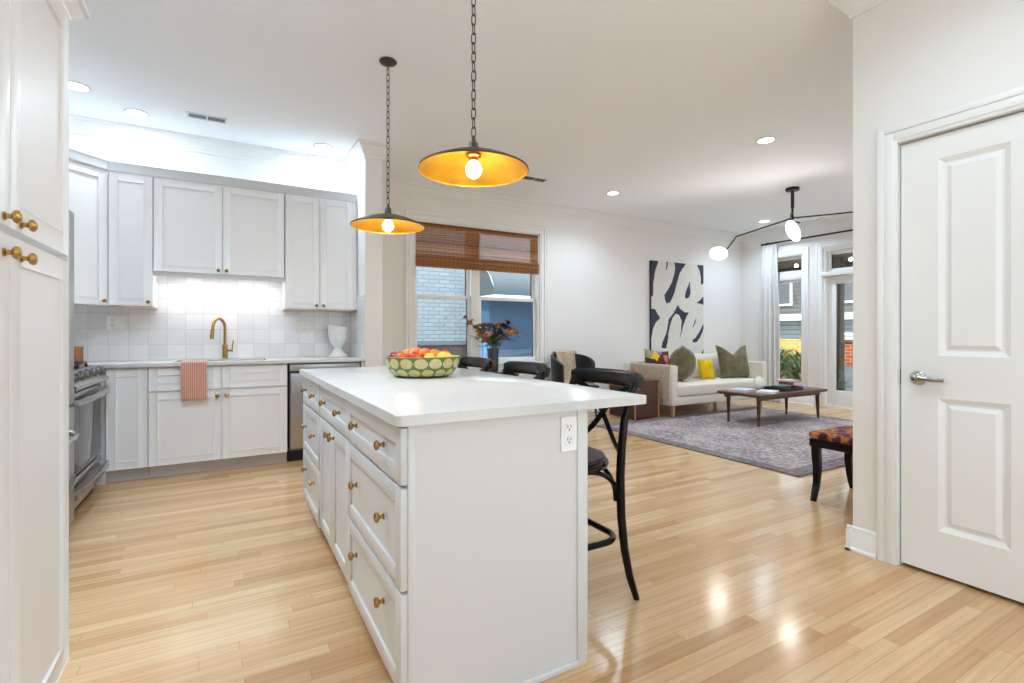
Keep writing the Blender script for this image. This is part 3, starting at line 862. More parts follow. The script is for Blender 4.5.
t = thing('refrigerator', 'stainless steel refrigerator just visible behind the pantry cabinet', 'refrigerator', (-1.1, 3.2, 0))
MB().box(XL + 0.03, -0.80, 2.765, 3.675, 0.03, 1.80, 0.01).build('body', 'steeld', t)
for a0, a1 in ((2.767, 3.217), (3.223, 3.673)):
    mb = MB(); mb.box(-0.7995, -0.742, a0, a1, 0.72, 1.795, 0.012); d = mb.build('door', 'steel', t)
    s = a1 - 0.05 if a0 < 3 else a0 + 0.05
    mb = MB(); mb.tube([(-0.742, s, 0.90), (-0.715, s, 0.92), (-0.700, s, 1.0), (-0.697, s, 1.25), (-0.700, s, 1.5), (-0.715, s, 1.58), (-0.742, s, 1.60)], 0.011, 10); mb.build('handle', 'steel', d)
mb = MB(); mb.box(-0.7995, -0.742, 2.767, 3.673, 0.06, 0.713, 0.012); d = mb.build('freezer_drawer', 'steel', t)
mb = MB(); mb.tube([(-0.742, 2.87, 0.585), (-0.70, 2.885, 0.57), (-0.69, 2.95, 0.565), (-0.685, 3.2, 0.565), (-0.69, 3.43, 0.565), (-0.70, 3.50, 0.57), (-0.742, 3.515, 0.585)], 0.013, 10); mb.build('handle', 'steel', d)

# ---- range
RY0, RY1, RX = 3.72, 4.622, -0.787
t = thing('range_cooker', 'stainless steel gas range with black grates on the left wall', 'range', (-1.1, 4.16, 0))
MB().box(XL + 0.012, RX - 0.03, RY0, RY1, 0.05, 0.865).build('body', 'steeld', t)
MB().box(XL + 0.012, RX - 0.05, RY0, RY1, 0.8655, 0.880, 0.003).build('cooktop', 'steel', t)
for k in range(3):
    y0 = RY0 + 0.03 + k * 0.288; mb = MB()
    for yy in (y0 + 0.012, y0 + 0.13, y0 + 0.262): mb.box(-1.36, -0.86, yy - 0.006, yy + 0.006, 0.898, 0.916, 0.003)
    for xx in (-1.355, -1.23, -1.11, -0.99, -0.866): mb.box(xx - 0.006, xx + 0.006, y0 + 0.006, y0 + 0.268, 0.8985, 0.914, 0.003)
    for xx in (-1.355, -0.866):
        for yy in (y0 + 0.012, y0 + 0.262): mb.box(xx - 0.008, xx + 0.008, yy - 0.008, yy + 0.008, 0.8802, 0.899)
    mb.build('grate', 'black', t)
# slanted control panel
cpm = Matrix(((0, 0, 1, 0), (1, 0, 0, 0), (0, 1, 0, 0), (0, 0, 0, 1)))
poly = [(RX - 0.05, 0.768), (RX + 0.01, 0.768), (RX + 0.04, 0.783), (RX + 0.045, 0.803), (RX - 0.045, 0.880), (RX - 0.05, 0.880)]
mb = MB(); mb.prism(poly, RY0 + 0.001, RY1 - 0.001, m=Matrix(((1, 0, 0, 0), (0, 0, 1, 0), (0, 1, 0, 0), (0, 0, 0, 1)))); mb.build('control_panel', 'steel', t, sharp=20)
sl = Vector((0.080, 0, 0.090)).normalized()
for k in range(5):
    y = RY0 + 0.12 + k * 0.168
    mm = Matrix.Translation((RX - 0.002, y, 0.843)) @ sl.to_track_quat('Z', 'Y').to_matrix().to_4x4()
    mb = MB(); mb.lathe([(0, 0), (0.031, 0), (0.031, 0.006), (0.027, 0.008), (0.026, 0.032), (0.023, 0.036), (0, 0.036)], 24, mm)
    mb.box(-0.028, 0.028, -0.007, 0.007, 0.036, 0.046, 0.003, 2, mm); mb.build('knob', 'steeld', t)
mb = MB(); mb.box(RX - 0.0295, RX, RY0 + 0.003, RY1 - 0.003, 0.255, 0.755, 0.006); d = mb.build('oven_door', 'steel', t)
MB().box(RX + 0.0003, RX + 0.003, RY0 + 0.03, RY1 - 0.03, 0.275, 0.675, 0.001).build('window', 'ovenglass', d)
def bowed(y0, y1, z, out, r):
    pts = [(RX, y0 + 0.02, z)]
    for k in range(13):
        u = k / 12; pts.append((RX + out * (0.72 + 0.28 * math.sin(PI * u)), y0 + 0.02 + (y1 - y0 - 0.04) * u, z))
    pts.append((RX, y1 - 0.02, z)); return pts
mb = MB(); mb.tube(bowed(RY0, RY1, 0.712, 0.062, 0.013), 0.014, 12, flat=(1.4, 0.7)); mb.build('handle', 'steel', d)
mb = MB(); mb.box(RX - 0.0295, RX, RY0 + 0.003, RY1 - 0.003, 0.06, 0.240, 0.006); d = mb.build('drawer', 'steel', t)
mb = MB(); mb.tube(bowed(RY0, RY1, 0.175, 0.055, 0.013), 0.014, 12, flat=(1.6, 0.7)); mb.build('handle', 'steel', d)
MB().box(RX - 0.08, RX - 0.04, RY0 + 0.01, RY1 - 0.01, 0.0, 0.0498).build('plinth', 'blackgap', t)

# ------------------------------------------------------------------ island
IX0, IX1, IY0, IY1 = 0.3976, 1.3211, 1.3203, 3.3968
isl = thing('kitchen_island', 'large white kitchen island with brass-knobbed drawers', 'kitchen island', (0.75, 2.36, 0))
mb = MB(); mb.box(0.438, 1.020, 1.362, 3.365, 0.095, 0.8595); mb.build('body', 'island', isl)
mb = MB(); mb.box(0.505, 1.018, 1.362, 3.36, 0.0, 0.0948); mb.build('toe_kick', 'island', isl)
mb = MB(); mb.box(0.4365, 0.458, 1.342, 1.3618, 0.0, 0.8595, 0.0015); mb.box(0.457, 1.020, 1.348, 1.3618, 0.0, 0.8595); mb.box(1.020, 1.062, 1.342, 1.40, 0.0, 0.8595, 0.0015)
mb.build('end_panel', 'island', isl)
mb = MB(); mb.box(0.458, 1.0195, 1.338, 1.3478, 0.0, 0.022, 0.003); mb.build('shoe_moulding', 'island', isl)
MB().box(1.0205, 1.034, 1.40, 3.365, 0.0, 0.8595).build('back_panel', 'island', isl)
ki = frame((0.4375, 0, 0), (0, 1, 0), (-1, 0, 0))
ki2 = frame((0.4375 + 0.004, 0, 0), (0, 1, 0), (-1, 0, 0))
TI = 0.021
def drawer(a0, a1, z0, z1, kz, m):
    mb = MB(); shaker(mb, m, a0, a1, z0, z1, rail=0.05, t=TI); d = mb.build('drawer', 'island', isl)
    for q in (0.24, 0.76): knob(d, m, a0 + (a1 - a0) * q, kz, TI, s=0.95)
for a0, a1 in ((1.347, 2.043), (2.752, 3.362)):
    drawer(a0, a1, 0.692, 0.850, 0.775, ki); drawer(a0, a1, 0.399, 0.682, 0.557, ki); drawer(a0, a1, 0.106, 0.389, 0.30, ki)
drawer(2.051, 2.744, 0.692, 0.850, 0.775, ki2)
for a0, a1, ka in ((2.051, 2.395, 2.352), (2.400, 2.744, 2.446)):
    mb = MB(); shaker(mb, ki2, a0, a1, 0.116, 0.682, t=TI); d = mb.build('door', 'island', isl); knob(d, ki2, ka, 0.642, TI, s=0.95)
# island top with rounded vertical corners
def rrect(x0, x1, y0, y1, r, n=6):
    P = []
    for cx, cy, a0 in ((x1 - r, y1 - r, 0), (x0 + r, y1 - r, PI / 2), (x0 + r, y0 + r, PI), (x1 - r, y0 + r, 1.5 * PI)):
        for k in range(n + 1): P.append((cx + r * math.cos(a0 + k * PI / 2 / n), cy + r * math.sin(a0 + k * PI / 2 / n)))
    return P
mb = MB(); mb.prism(rrect(IX0, IX1, IY0, IY1, 0.018), CT - 0.0300, CT, bev=0.0025)
tag(mb.build('island_countertop', 'quartz', sharp=30), 'white stone slab topping the kitchen island', 'countertop')
ko = frame((0, 1.348, 0), (1, 0, 0), (0, -1, 0))
outlet('island_outlet', 'white duplex outlet on the end panel of the island', ko, 0.984, 0.782, 'r', wd=0.062, hd=0.112)

# ---- fruit bowl
BX, BY = 0.893, 2.505
bz = CT + 0.0006
prof = [(0.0, 0.0), (0.120, 0.0), (0.134, 0.003), (0.155, 0.014), (0.172, 0.033), (0.184, 0.058), (0.1895, 0.085), (0.192, 0.110)]
N = 180; sub = []
for (r0, z0), (r1, z1) in zip(prof[1:], prof[2:]):
    k = max(2, int(math.hypot(r1 - r0, z1 - z0) / 0.003))
    for i in range(k): sub.append((r0 + (r1 - r0) * i / k, z0 + (z1 - z0) * i / k))
sub.append(prof[-1])
mb = MB(); mb.lathe([(0, 0)] + sub, N, cap=False)
ss = [0]
for a, b in zip(sub, sub[1:]): ss.append(ss[-1] + math.hypot(b[0] - a[0], b[1] - a[1]))
tot = ss[-1]
def arc(z):
    for (a, b, s0, s1) in zip(sub, sub[1:], ss, ss[1:]):
        if a[1] <= z <= b[1] + 1e-9: return s0 + (s1 - s0) * (z - a[1]) / max(1e-9, b[1] - a[1])
    return tot
for f in mb.bm.faces:
    c = f.calc_center_median(); r = math.hypot(c.x, c.y); an = math.atan2(c.y, c.x); s = arc(c.z)
    for (sc, rad, ph, n) in ((tot * 0.77, 0.0270, 0.0, 16), (tot * 0.375, 0.0255, 0.5, 16)):
        st = 2 * PI / n; dphi = ((an / st - ph + 0.5) % 1 - 0.5) * st
        rr = 0.189 if sc > tot / 2 else 0.162
        if (dphi * rr / (0.0335 if sc > tot / 2 else 0.0290)) ** 2 + ((s - sc) / rad) ** 2 < 1: f.material_index = 1
inner = [(0.192, 0.110), (0.1915, 0.1125), (0.188, 0.1125), (0.186, 0.110), (0.183, 0.085), (0.176, 0.060), (0.162, 0.036), (0.142, 0.018), (0.11, 0.009), (0, 0.008)]
mb.lathe(inner, N, cap=False, mi=2)
bowl = mb.build('fruit_bowl', ['bowlg', 'bowlc', 'bowlin'], sharp=60); bowl.location = (BX, BY, bz); bowl.scale.z = 0.94
tag(bowl, 'wide green glazed bowl with rows of cream ovals, on the island', 'bowl')


def fruit(kind, matn, label, x, y, z, r, rz=0, squash=0.92, tilt=(0, 0)):
    mb = MB()
    if kind == 'lemon':
        prof = []
        for i in range(15):
            a = PI * i / 14; rr = math.sin(a) ** 0.92; zz = -math.cos(a) * 1.28
            if i in (0, 14): zz *= 1.10
            if i in (1, 13): zz *= 1.06; rr *= 0.8
            prof.append((r * 0.92 * rr, r * zz))
        prof[0] = (0, prof[0][1]); prof[-1] = (0, prof[-1][1])
        m = Matrix.Rotation(tilt[0], 4, 'Z') @ Matrix.Rotation(PI / 2 + tilt[1], 4, 'X')
        mb.lathe(prof, 20, m, cap=False)
    else:
        m = Matrix.Rotation(tilt[0], 4, 'X') @ Matrix.Rotation(tilt[1], 4, 'Y')
        prof = []
        for i in range(17):
            a = PI * i / 16; rr = math.sin(a); zz = -math.cos(a) * squash
            dent = 0.20 if kind == 'apple' else 0.05
            zz -= dent * max(0, zz - 0.55) * 2.0
            prof.append((r * rr * (1 + (0.05 * math.sin(a * 1.0) if kind == 'apple' else 0)), r * zz))
        prof[0] = (0, prof[0][1]); prof[-1] = (0, prof[-1][1] * (0.85 if kind == 'apple' else 0.985))
        mb.lathe(prof, 22, m, cap=False)
    o = mb.build(kind, matn, sharp=80); o.location = (x, y, z)
    if kind == 'apple':
        top = m @ Vector((0, 0, r * 0.6)); tip = m @ Vector((0.004, 0, r * 1.05))
        st = MB(); st.tube([o.location + top, o.location + tip], 0.0016, 6); st.build('stem', 'stem', o)
    tag(o, label, kind if kind != 'nectarine' else 'peach')
    return o


ca, sa = math.cos(TH), math.sin(TH)
def bp(r, f): return (BX + r * ca + f * sa, BY - r * sa + f * ca)     # right / away in the bowl
FR = [('apple', 'crimson', 'crimson apple at the left end of the fruit bowl', -0.138, 0.0, 0.985, 0.037),
      ('apple', 'red', 'orange-red apple second from the left end of the fruit bowl', -0.098, -0.058, 0.982, 0.036),
      ('orange', 'orange', 'bright orange between the two leftmost apples and the peaches in the bowl', -0.083, 0.028, 0.996, 0.038),
      ('nectarine', 'peach', 'orange blushed peach highest in the fruit bowl, left of centre', -0.036, 0.022, 1.006, 0.038),
      ('apple', 'red', 'red apple in front of the highest peach in the fruit bowl', -0.030, -0.068, 0.988, 0.038),
      ('nectarine', 'peach', 'blushed peach at the middle of the fruit bowl', 0.014, -0.026, 1.004, 0.036),
      ('lemon', 'lemon', 'pale yellow lemon in front at the middle of the bowl', 0.050, -0.088, 0.985, 0.032),
      ('orange', 'orange', 'golden orange behind the front lemon in the bowl', 0.064, -0.004, 0.996, 0.037),
      ('apple', 'crimson', 'dark red apple at the back of the bowl, right of centre', 0.030, 0.066, 1.000, 0.036),
      ('apple', 'red', 'red apple between the golden orange and the rightmost lemon', 0.102, 0.042, 0.996, 0.035),
      ('lemon', 'lemon', 'yellow lemon at the right end of the fruit bowl', 0.118, -0.046, 0.988, 0.034)]
for i, (k, mn, lb, r, f, z, rad) in enumerate(FR):
    x, y = bp(r, f); fruit(k, mn, lb, x, y, z + 0.001, rad, tilt=(0.5 * math.sin(i * 2.1) if k != 'lemon' else -TH + 1.4 + 0.3 * i, 0.4 * math.cos(i * 1.7) if k != 'lemon' else 0.05))
LOW = [('orange', 'orange', -0.075, -0.03), ('apple', 'red', 0.0, 0.03), ('orange', 'orange', 0.072, -0.035), ('nectarine', 'peach', -0.01, -0.06), ('apple', 'crimson', -0.06, 0.06), ('nectarine', 'peach', 0.07, 0.055), ('lemon', 'lemon', 0.015, 0.10)]
for i, (k, mn, r, f) in enumerate(LOW):
    x, y = bp(r, f); o = fruit(k, mn, 'fruit lying under the others inside the green bowl', x, y, bz + 0.0095 + 0.038, 0.037 if k != 'lemon' else 0.033)
    o['group'] = 'fruit at the bottom of the bowl'


# ------------------------------------------------------------------ bar stools
def make_stool():
    """faces -X (towards the island); origin on the floor under the seat centre"""
    t = thing('bar_stool', '', 'bar stool')
    # seat
    mb = MB()
    poly = []
    for k in range(40):
        a = 2 * PI * k / 40; c, s_ = math.cos(a), math.sin(a)
        x = 0.195 * math.copysign(abs(c) ** 0.72, c); y = (0.195 - 0.02 * c) * math.copysign(abs(s_) ** 0.72, s_)
        poly.append((x, y))
    mb.prism(poly, 0.580, 0.604, bev=0.008); mb.build('seat', 'seatwood', t)
    mb = MB(); mb.tube([(x * 1.0, y * 1.0, 0.572) for x, y in poly], 0.016, 8, closed=True); mb.build('seat_rim', 'stoolwood', t)
    # back legs run up into the back posts
    for s_ in (-1, 1):
        pts = [(0.268, s_ * 0.205, 0.0), (0.232, s_ * 0.203, 0.10), (0.205, s_ * 0.200, 0.22), (0.190, s_ * 0.197, 0.36), (0.187, s_ * 0.195, 0.52), (0.194, s_ * 0.195, 0.64), (0.208, s_ * 0.197, 0.76), (0.232, s_ * 0.203, 0.85), (0.256, s_ * 0.208, 0.908)]
        mb = MB(); mb.tube(pts, [0.013, 0.0155, 0.017, 0.018, 0.0185, 0.018, 0.017, 0.0165, 0.016], 12); mb.build('leg', 'stoolwood', t)
    for s_ in (-1, 1):
        pts = [(-0.175, s_ * 0.175, 0.0), (-0.165, s_ * 0.165, 0.2), (-0.155, s_ * 0.155, 0.45), (-0.15, s_ * 0.15, 0.582)]
        mb = MB(); mb.tube(pts, [0.013, 0.015, 0.016, 0.017], 12); mb.build('leg', 'stoolwood', t)
    # curved crest rail wrapping the posts
    pts = []
    for k in range(17):
        u = -1 + k / 8; pts.append((0.272 + 0.030 * (1 - u * u) - 0.012 * abs(u) ** 6, 0.234 * u, 0.910 + 0.006 * (1 - u * u)))
    mb = MB(); mb.tube(pts, [0.7] + [1.0] * 15 + [0.7], 14, flat=(0.036, 0.018), up=(0.22, 0, 1)); mb.build('crest_rail', 'stoolwood', t)
    # crossed braces of the back
    for s_ in (-1, 1):
        pts = []
        for k in range(13):
            u = k / 12; yy = s_ * (0.188 - 0.376 * u) ; z = 0.885 - 0.270 * u
            pts.append((0.246 - 0.050 * u + 0.040 * math.sin(PI * u) * (1 if s_ > 0 else 0.75), yy, z + 0.03 * math.sin(2 * PI * u)))
        mb = MB(); mb.tube(pts, 1.0, 10, flat=(0.013, 0.0065), up=(0, 0, 1)); mb.build('cross_brace', 'stoolwood', t)
    # foot ring
    P = rrect(-0.175, 0.200, -0.188, 0.188, 0.085, 8)
    mb = MB(); mb.tube([(x, y, 0.262) for x, y in P], 0.0135, 10, closed=True); mb.build('foot_ring', 'stoolwood', t)
    # bentwood arches under the seat
    for s_ in (-1, 1):
        pts = []
        for k in range(15):
            a = PI * k / 14; pts.append((0.012 + 0.176 * -math.cos(a) * (1.0 if k < 8 else 0.98), s_ * 0.178, 0.420 + 0.137 * math.sin(a) ** 0.8))
        mb = MB(); mb.tube(pts, 0.0105, 9); mb.build('seat_arch', 'stoolwood', t)
    pts = []
    for k in range(15):
        a = PI * k / 14; pts.append((0.178, 0.178 * math.cos(a), 0.420 + 0.137 * math.sin(a) ** 0.8))
    mb = MB(); mb.tube(pts, 0.0105, 9); mb.build('seat_arch', 'stoolwood', t)
    return t


st0 = make_stool()
SPOTS = [(1.225, 1.765, 'black wooden cross-back bar stool at the near corner of the island'),
         (1.205, 2.42, 'black cross-back bar stool in the middle of the three along the island'),
         (1.205, 3.08, 'black cross-back bar stool nearest the fruit bowl and the window')]
for i, (x, y, lb) in enumerate(SPOTS):
    o = st0 if i == 0 else copy_tree(st0)
    o.location = (x, y, 0); o['label'] = lb; o['group'] = 'bar stools along the island'

# ------------------------------------------------------------------ pendants
def pendant(x, y, label, zr=1.803):
    t = thing('pendant_light', label, 'pendant light', (x, y, CE), group='pair of dome pendants over the island')
    R, H = 0.229, 0.070
    mb = MB(); mb.lathe([(0, 0), (0.052, 0), (0.056, -0.006), (0.05, -0.014), (0.03, -0.02), (0.012, -0.03), (0, -0.03)], 24, Matrix.Translation((x, y, CE - 0.0005))); mb.build('canopy', 'iron', t)
    def dome(off, n=14): return [(max(0.018, R * math.sin(PI / 2 * i / n) ** 1.0), off + H * (1 - (math.sin(PI / 2 * i / n)) ** 1.75)) for i in range(n + 1)]
    m = Matrix.Translation((x, y, zr))
    mb = MB(); mb.lathe(dome(0.004) + [(R + 0.003, 0.002), (R + 0.003, -0.004), (R, -0.005)], 56, m, cap=False)
    sh = mb.build('shade', 'iron', t, sharp=50)
    mb = MB(); mb.lathe(dome(-0.001) + [(R, -0.0052)], 56, m, cap=False); mb.build('shade_lining', 'gold', sh, sharp=50)
    mb = MB(); mb.lathe([(0, 0.142), (0.008, 0.142), (0.010, 0.118), (0.019, 0.113), (0.021, 0.079), (0.032, 0.075), (0.032, 0.069), (0, 0.069)], 20, m); mb.build('stem_cap', 'iron', t)
    mb = MB(); mb.lathe([(0, 0.068), (0.030, 0.068), (0.032, 0.055), (0.018, 0.050), (0.018, 0.036), (0, 0.036)], 20, m); mb.build('socket', 'antique', t)
    mb = MB(); mb.lathe([(0.0, -0.036), (0.012, -0.034), (0.026, -0.024), (0.034, -0.006), (0.034, 0.008), (0.024, 0.026), (0.014, 0.036), (0.012, 0.044)], 20, m, cap=True); mb.build('bulb', 'bulb', t, sharp=60)
    # chain of links
    mb = MB(); z = zr + 0.134; k = 0; L, W, r = 0.046, 0.0095, 0.0026; pitch = L - 4 * r + 0.004
    while z + L < CE - 0.018:
        pts = []
        for q in range(16):
            a = 2 * PI * q / 16; c, s_ = math.cos(a), math.sin(a)
            lx = W * c; lz = (L / 2 - W) * (1 if s_ > 0 else -1) * (1 if abs(s_) > 1e-6 else 0) + W * s_
            p = Vector((lx, 0, lz))
            rot = Matrix.Rotation((0.55 if k % 2 else 0.55 + PI / 2) + 0.12 * math.sin(k * 1.3), 4, 'Z')
            pts.append(Vector((x, y, z + L / 2)) + rot @ p)
        mb.tube(pts, r, 7, closed=True); z += pitch; k += 1
    mb.tube([(x, y, z), (x, y, CE - 0.02)], 0.003, 6)
    mb.build('chain', 'iron', t)
    l = bpy.data.lights.new('bulb_light', 'POINT'); l.energy = 4; l.color = (1, 0.82, 0.58); l.shadow_soft_size = 0.035
    lo = bpy.data.objects.new('bulb_light', l); COL.objects.link(lo); lo.parent = t; lo.location = (0, 0, zr - CE - 0.045)
    return t


pendant(0.905, 1.910, 'nearer black dome pendant with gold lining hung on a long chain')
pendant(0.900, 3.176, 'farther black dome pendant with gold lining, hung in front of the window')

# ------------------------------------------------------------------ ceiling downlights and vents
DL = [(-0.92, 4.588, 'recessed ceiling light at the left, half hidden by the pantry cabinet'),
      (-0.614, 4.909, 'recessed ceiling light over the left upper cabinets beside the vent'),
      (0.783, 4.926, 'recessed ceiling light over the right upper cabinets near the stub wall'),
      (4.167, 4.766, 'recessed ceiling light above the living room wall, left of the painting'),
      (4.226, 2.779, 'recessed ceiling light nearest the panelled door wall, largest on the right'),
      (7.25, 4.80, 'recessed ceiling light at the far end behind the branching lamp'),
      (7.25, 2.78, 'recessed ceiling light over the glazed door end of the living room'),
      (2.35, 3.6, 'recessed ceiling light between the island and the living room'),
      (-0.62, 2.2, 'unseen recessed light added to brighten the kitchen aisle'),  # from here on: out-of-view lights added as fill
      (-0.25, 2.9, 'unseen recessed light added over the aisle beside the island'),
      (1.9, 0.8, 'unseen recessed light added in front of the panelled door'),
      (0.35, -0.45, 'unseen recessed light added near the wall behind the camera')]
SHOWN = 7
t0 = None
for i, (x, y, lb) in enumerate(DL):
    if i == 7: continue
    if t0 is None:
        t0 = t = thing('recessed_light', lb, 'ceiling light', (x, y, CE))
        mb = MB(); mb.lathe([(0.062, -0.001), (0.084, -0.001), (0.086, -0.004), (0.082, -0.008), (0.066, -0.006), (0.062, -0.001)], 32, Matrix.Translation((x, y, CE)), cap=False); mb.build('trim_ring', 'trim', t)
        mb = MB(); mb.lathe([(0, -0.001), (0.064, -0.001), (0.066, -0.004), (0, -0.0045)], 32, Matrix.Translation((x, y, CE))); mb.build('lens', 'lens', t)
    else:
        t = copy_tree(t0); t.location = (x, y, CE); t['label'] = lb
    t['group'] = 'recessed ceiling lights'
    area('downlight', (x, y, CE - 0.012), 0.13, LAMP_W * {0: 0.25, 1: 0.36, 2: 0.42, 4: 1.25, 6: 1.35, 8: 1.3, 9: 1.25, 10: 0.58, 11: 0.4}.get(i, 1.0), (0.63, 0.825, 1.0), parent=t, spread=math.radians(176 if i < 3 else 140))


def vent(label, x0, x1, y0, y1, darksplit):
    t = thing('ceiling_vent', label, 'vent', ((x0 + x1) / 2, (y0 + y1) / 2, CE))
    mb = MB(); z0, z1 = CE - 0.008, CE - 0.0005; b = 0.014
    mb.box(x0, x1, y0, y0 + b, z0, z1, 0.002); mb.box(x0, x1, y1 - b, y1, z0, z1, 0.002); mb.box(x0, x0 + b, y0, y1, z0, z1, 0.002); mb.box(x1 - b, x1, y0, y1, z0, z1, 0.002)
    mb.box((x0 + x1) / 2 - 0.005, (x0 + x1) / 2 + 0.005, y0, y1, z0, z1); mb.build('frame', 'trim', t)
    MB().box(x0 + b, x1 - b, y0 + b, y1 - b, CE - 0.002, CE - 0.0008).build('opening', 'slot', t)
    mb = MB(); n = 9
    for k in range(2 * n):
        xx = x0 + b + 0.006 + (x1 - x0 - 2 * b - 0.012) * k / (2 * n - 1)
        mb.box(xx - 0.0035, xx + 0.0035, y0 + b, y1 - b, CE - 0.006, CE - 0.003)
    mb.build('louvre', 'steeld', t)
    return t


vent('white ceiling vent with dark louvres over the kitchen counter', -0.275, 0.005, 4.67, 4.78, 0)
vent('small grey ceiling vent near the living room window', 2.85, 3.17, 4.70, 4.83, 0)

# ------------------------------------------------------------------ living room window (window_1)
wm = frame((0, YW, 0), (1, 0, 0), (0, -1, 0))
mb = MB(); casing(mb, wm, WX0, WX1, WZ0, WZ1, 0.105)
mb.box(WX0 - 0.13, WX1 + 0.13, YW - 0.035, YW + 0.02, WZ0 - 0.022, WZ0, 0.004); mb.box(WX0 - 0.105, WX1 + 0.105, YW - 0.016, YW, WZ0 - 0.11, WZ0 - 0.0225, 0.003)
struct(mb.build('trim_5', 'trim', sharp=25), 'white casing and sill round the living room window', 'window casing')
win = thing('window_1', 'double-hung pair window looking onto a painted brick wall', 'window', ((WX0 + WX1) / 2, YW + 0.09, WZ0)); win['kind'] = 'structure'
mid = 2.72
mb = MB(); mb.box(WX0, WX0 + 0.018, YW + 0.0, YW + 0.15, WZ0, WZ1); mb.box(WX1 - 0.018, WX1, YW + 0.0, YW + 0.15, WZ0, WZ1)
mb.box(WX0, WX1, YW, YW + 0.15, WZ1 - 0.018, WZ1); mb.box(WX0, WX1, YW + 0.02, YW + 0.15, WZ0, WZ0 + 0.02); mb.box(mid - 0.052, mid + 0.052, YW + 0.03, YW + 0.15, WZ0, WZ1)
mb.build('frame', 'trim', win)
for a0, a1 in ((WX0 + 0.018, mid - 0.052), (mid + 0.052, WX1 - 0.018)):
    for z0, z1, yy in ((WZ0 + 0.02, 1.585, YW + 0.06), (1.545, WZ1 - 0.018, YW + 0.10)):
        mb = MB(); b = 0.045
        mb.box(a0, a0 + b, yy, yy + 0.035, z0, z1, 0.003); mb.box(a1 - b, a1, yy, yy + 0.035, z0, z1, 0.003); mb.box(a0 + b, a1 - b, yy, yy + 0.035, z0, z0 + b, 0.003); mb.box(a0 + b, a1 - b, yy, yy + 0.035, z1 - b * 0.9, z1, 0.003)
        s_ = mb.build('sash', 'trim', win)
        MB().box(a0 + b, a1 - b, yy + 0.015, yy + 0.019, z0 + b, z1 - b * 0.9).build('pane', 'glass', s_)

# woven shades
for (a0, a1, lb) in ((WX0 + 0.024, 2.758, 'left woven bamboo roman shade at the top of the living room window'), (2.766, WX1 - 0.022, 'right woven bamboo roman shade at the top of the living room window')):
    t = thing('roman_shade', lb, 'window blind', ((a0 + a1) / 2, YW + 0.005, WZ1), group='pair of bamboo shades')
    ytop = YW + 0.004
    def sf(u, v, a0=a0, a1=a1): return (a0 + (a1 - a0) * u, ytop + 0.004 * math.sin(v * 11) , 2.434 - (2.434 - 2.02) * v)
    mb = MB(); mb.grid(sf, 8, 40); mb.build('woven_panel', 'blind', t, recalc=True)
    mb = MB()
    for k, (zz, th) in enumerate(((2.025, 0.020), (1.985, 0.024), (1.945, 0.018))):
        def ff(u, v, zz=zz, th=th): 
            a = 2 * PI * v; return (a0 + (a1 - a0) * u, ytop - 0.006 + th * 0.9 * math.cos(a), zz + 0.030 * math.sin(a) - 0.004 * k)
        mb.grid(ff, 8, 20)
    mb.build('fold', 'blind', t)
    MB().box(a0, a1, ytop + 0.006, ytop + 0.03, 2.405, 2.436).build('headrail', 'walnut', t)

# ------------------------------------------------------------------ far wall: window_2, door_2
fm = frame((XF, 0, 0), (0, 1, 0), (-1, 0, 0))
mb = MB(); casing(mb, fm, FY0, FY1, FZ0, FZ1, 0.10); casing(mb, fm, DY0, DY1, 0, DZ1, 0.10)
mb.box(FY0 - 0.11, FY1 + 0.11, 0, 0.035, FZ0 - 0.025, FZ0, 0.004, 2, fm)
struct(mb.build('trim_6', 'trim', sharp=25), 'white casings round the far window and glazed door', 'casing')
win = thing('window_2', 'tall narrow window with transom at the far end, beside the curtain', 'window', (XF + 0.08, (FY0 + FY1) / 2, FZ0)); win['kind'] = 'structure'
def sash(parent, nm, y0, y1, z0, z1, x, b, t=0.04):
    mb = MB(); m = frame((x, 0, 0), (0, 1, 0), (-1, 0, 0))
    mb.box(y0, y0 + b, 0, t, z0, z1, 0.003, 2, m); mb.box(y1 - b, y1, 0, t, z0, z1, 0.003, 2, m); mb.box(y0 + b, y1 - b, 0, t, z0, z0 + b, 0.003, 2, m); mb.box(y0 + b, y1 - b, 0, t, z1 - b, z1, 0.003, 2, m)
    s_ = mb.build(nm, 'trim', parent)
    mb = MB(); mb.box(y0 + b, y1 - b, 0.016, 0.02, z0 + b, z1 - b, m=m); mb.build('pane', 'glass', s_)
    return s_
mb = MB(); mb.box(XF, XF + 0.15, FY0, FY0 + 0.012, FZ0, FZ1); mb.box(XF, XF + 0.15, FY1 - 0.012, FY1, FZ0, FZ1); mb.box(XF, XF + 0.15, FY0, FY1, FZ1 - 0.012, FZ1); mb.box(XF, XF + 0.15, FY0, FY1, FZ0, FZ0 + 0.012)
mb.box(XF + 0.03, XF + 0.12, FY0, FY1, 1.985, 2.09, 0.003); mb.build('frame', 'trim', win)
sash(win, 'sash', FY0 + 0.012, FY1 - 0.012, FZ0 + 0.012, 1.985, XF + 0.10, 0.045)
sash(win, 'transom', FY0 + 0.012, FY1 - 0.012, 2.09, FZ1 - 0.012, XF + 0.10, 0.042)
dr = thing('door_2', 'white glazed exterior door with transom at the far end', 'door', (XF + 0.08, (DY0 + DY1) / 2, 0)); dr['kind'] = 'structure'
mb = MB(); mb.box(XF, XF + 0.15, DY0, DY0 + 0.03, 0, DZ1); mb.box(XF, XF + 0.15, DY1 - 0.03, DY1, 0, DZ1); mb.box(XF, XF + 0.15, DY0, DY1, DZ1 - 0.03, DZ1)
mb.box(XF - 0.03, XF + 0.12, DY0 - 0.02, DY1 + 0.02, 1.985, 2.045, 0.008); mb.box(XF + 0.03, XF + 0.15, DY0, DY1, 0, 0.03); mb.build('frame', 'trim', dr)
sash(dr, 'transom', DY0 + 0.03, DY1 - 0.03, 2.045, DZ1 - 0.03, XF + 0.12, 0.055)
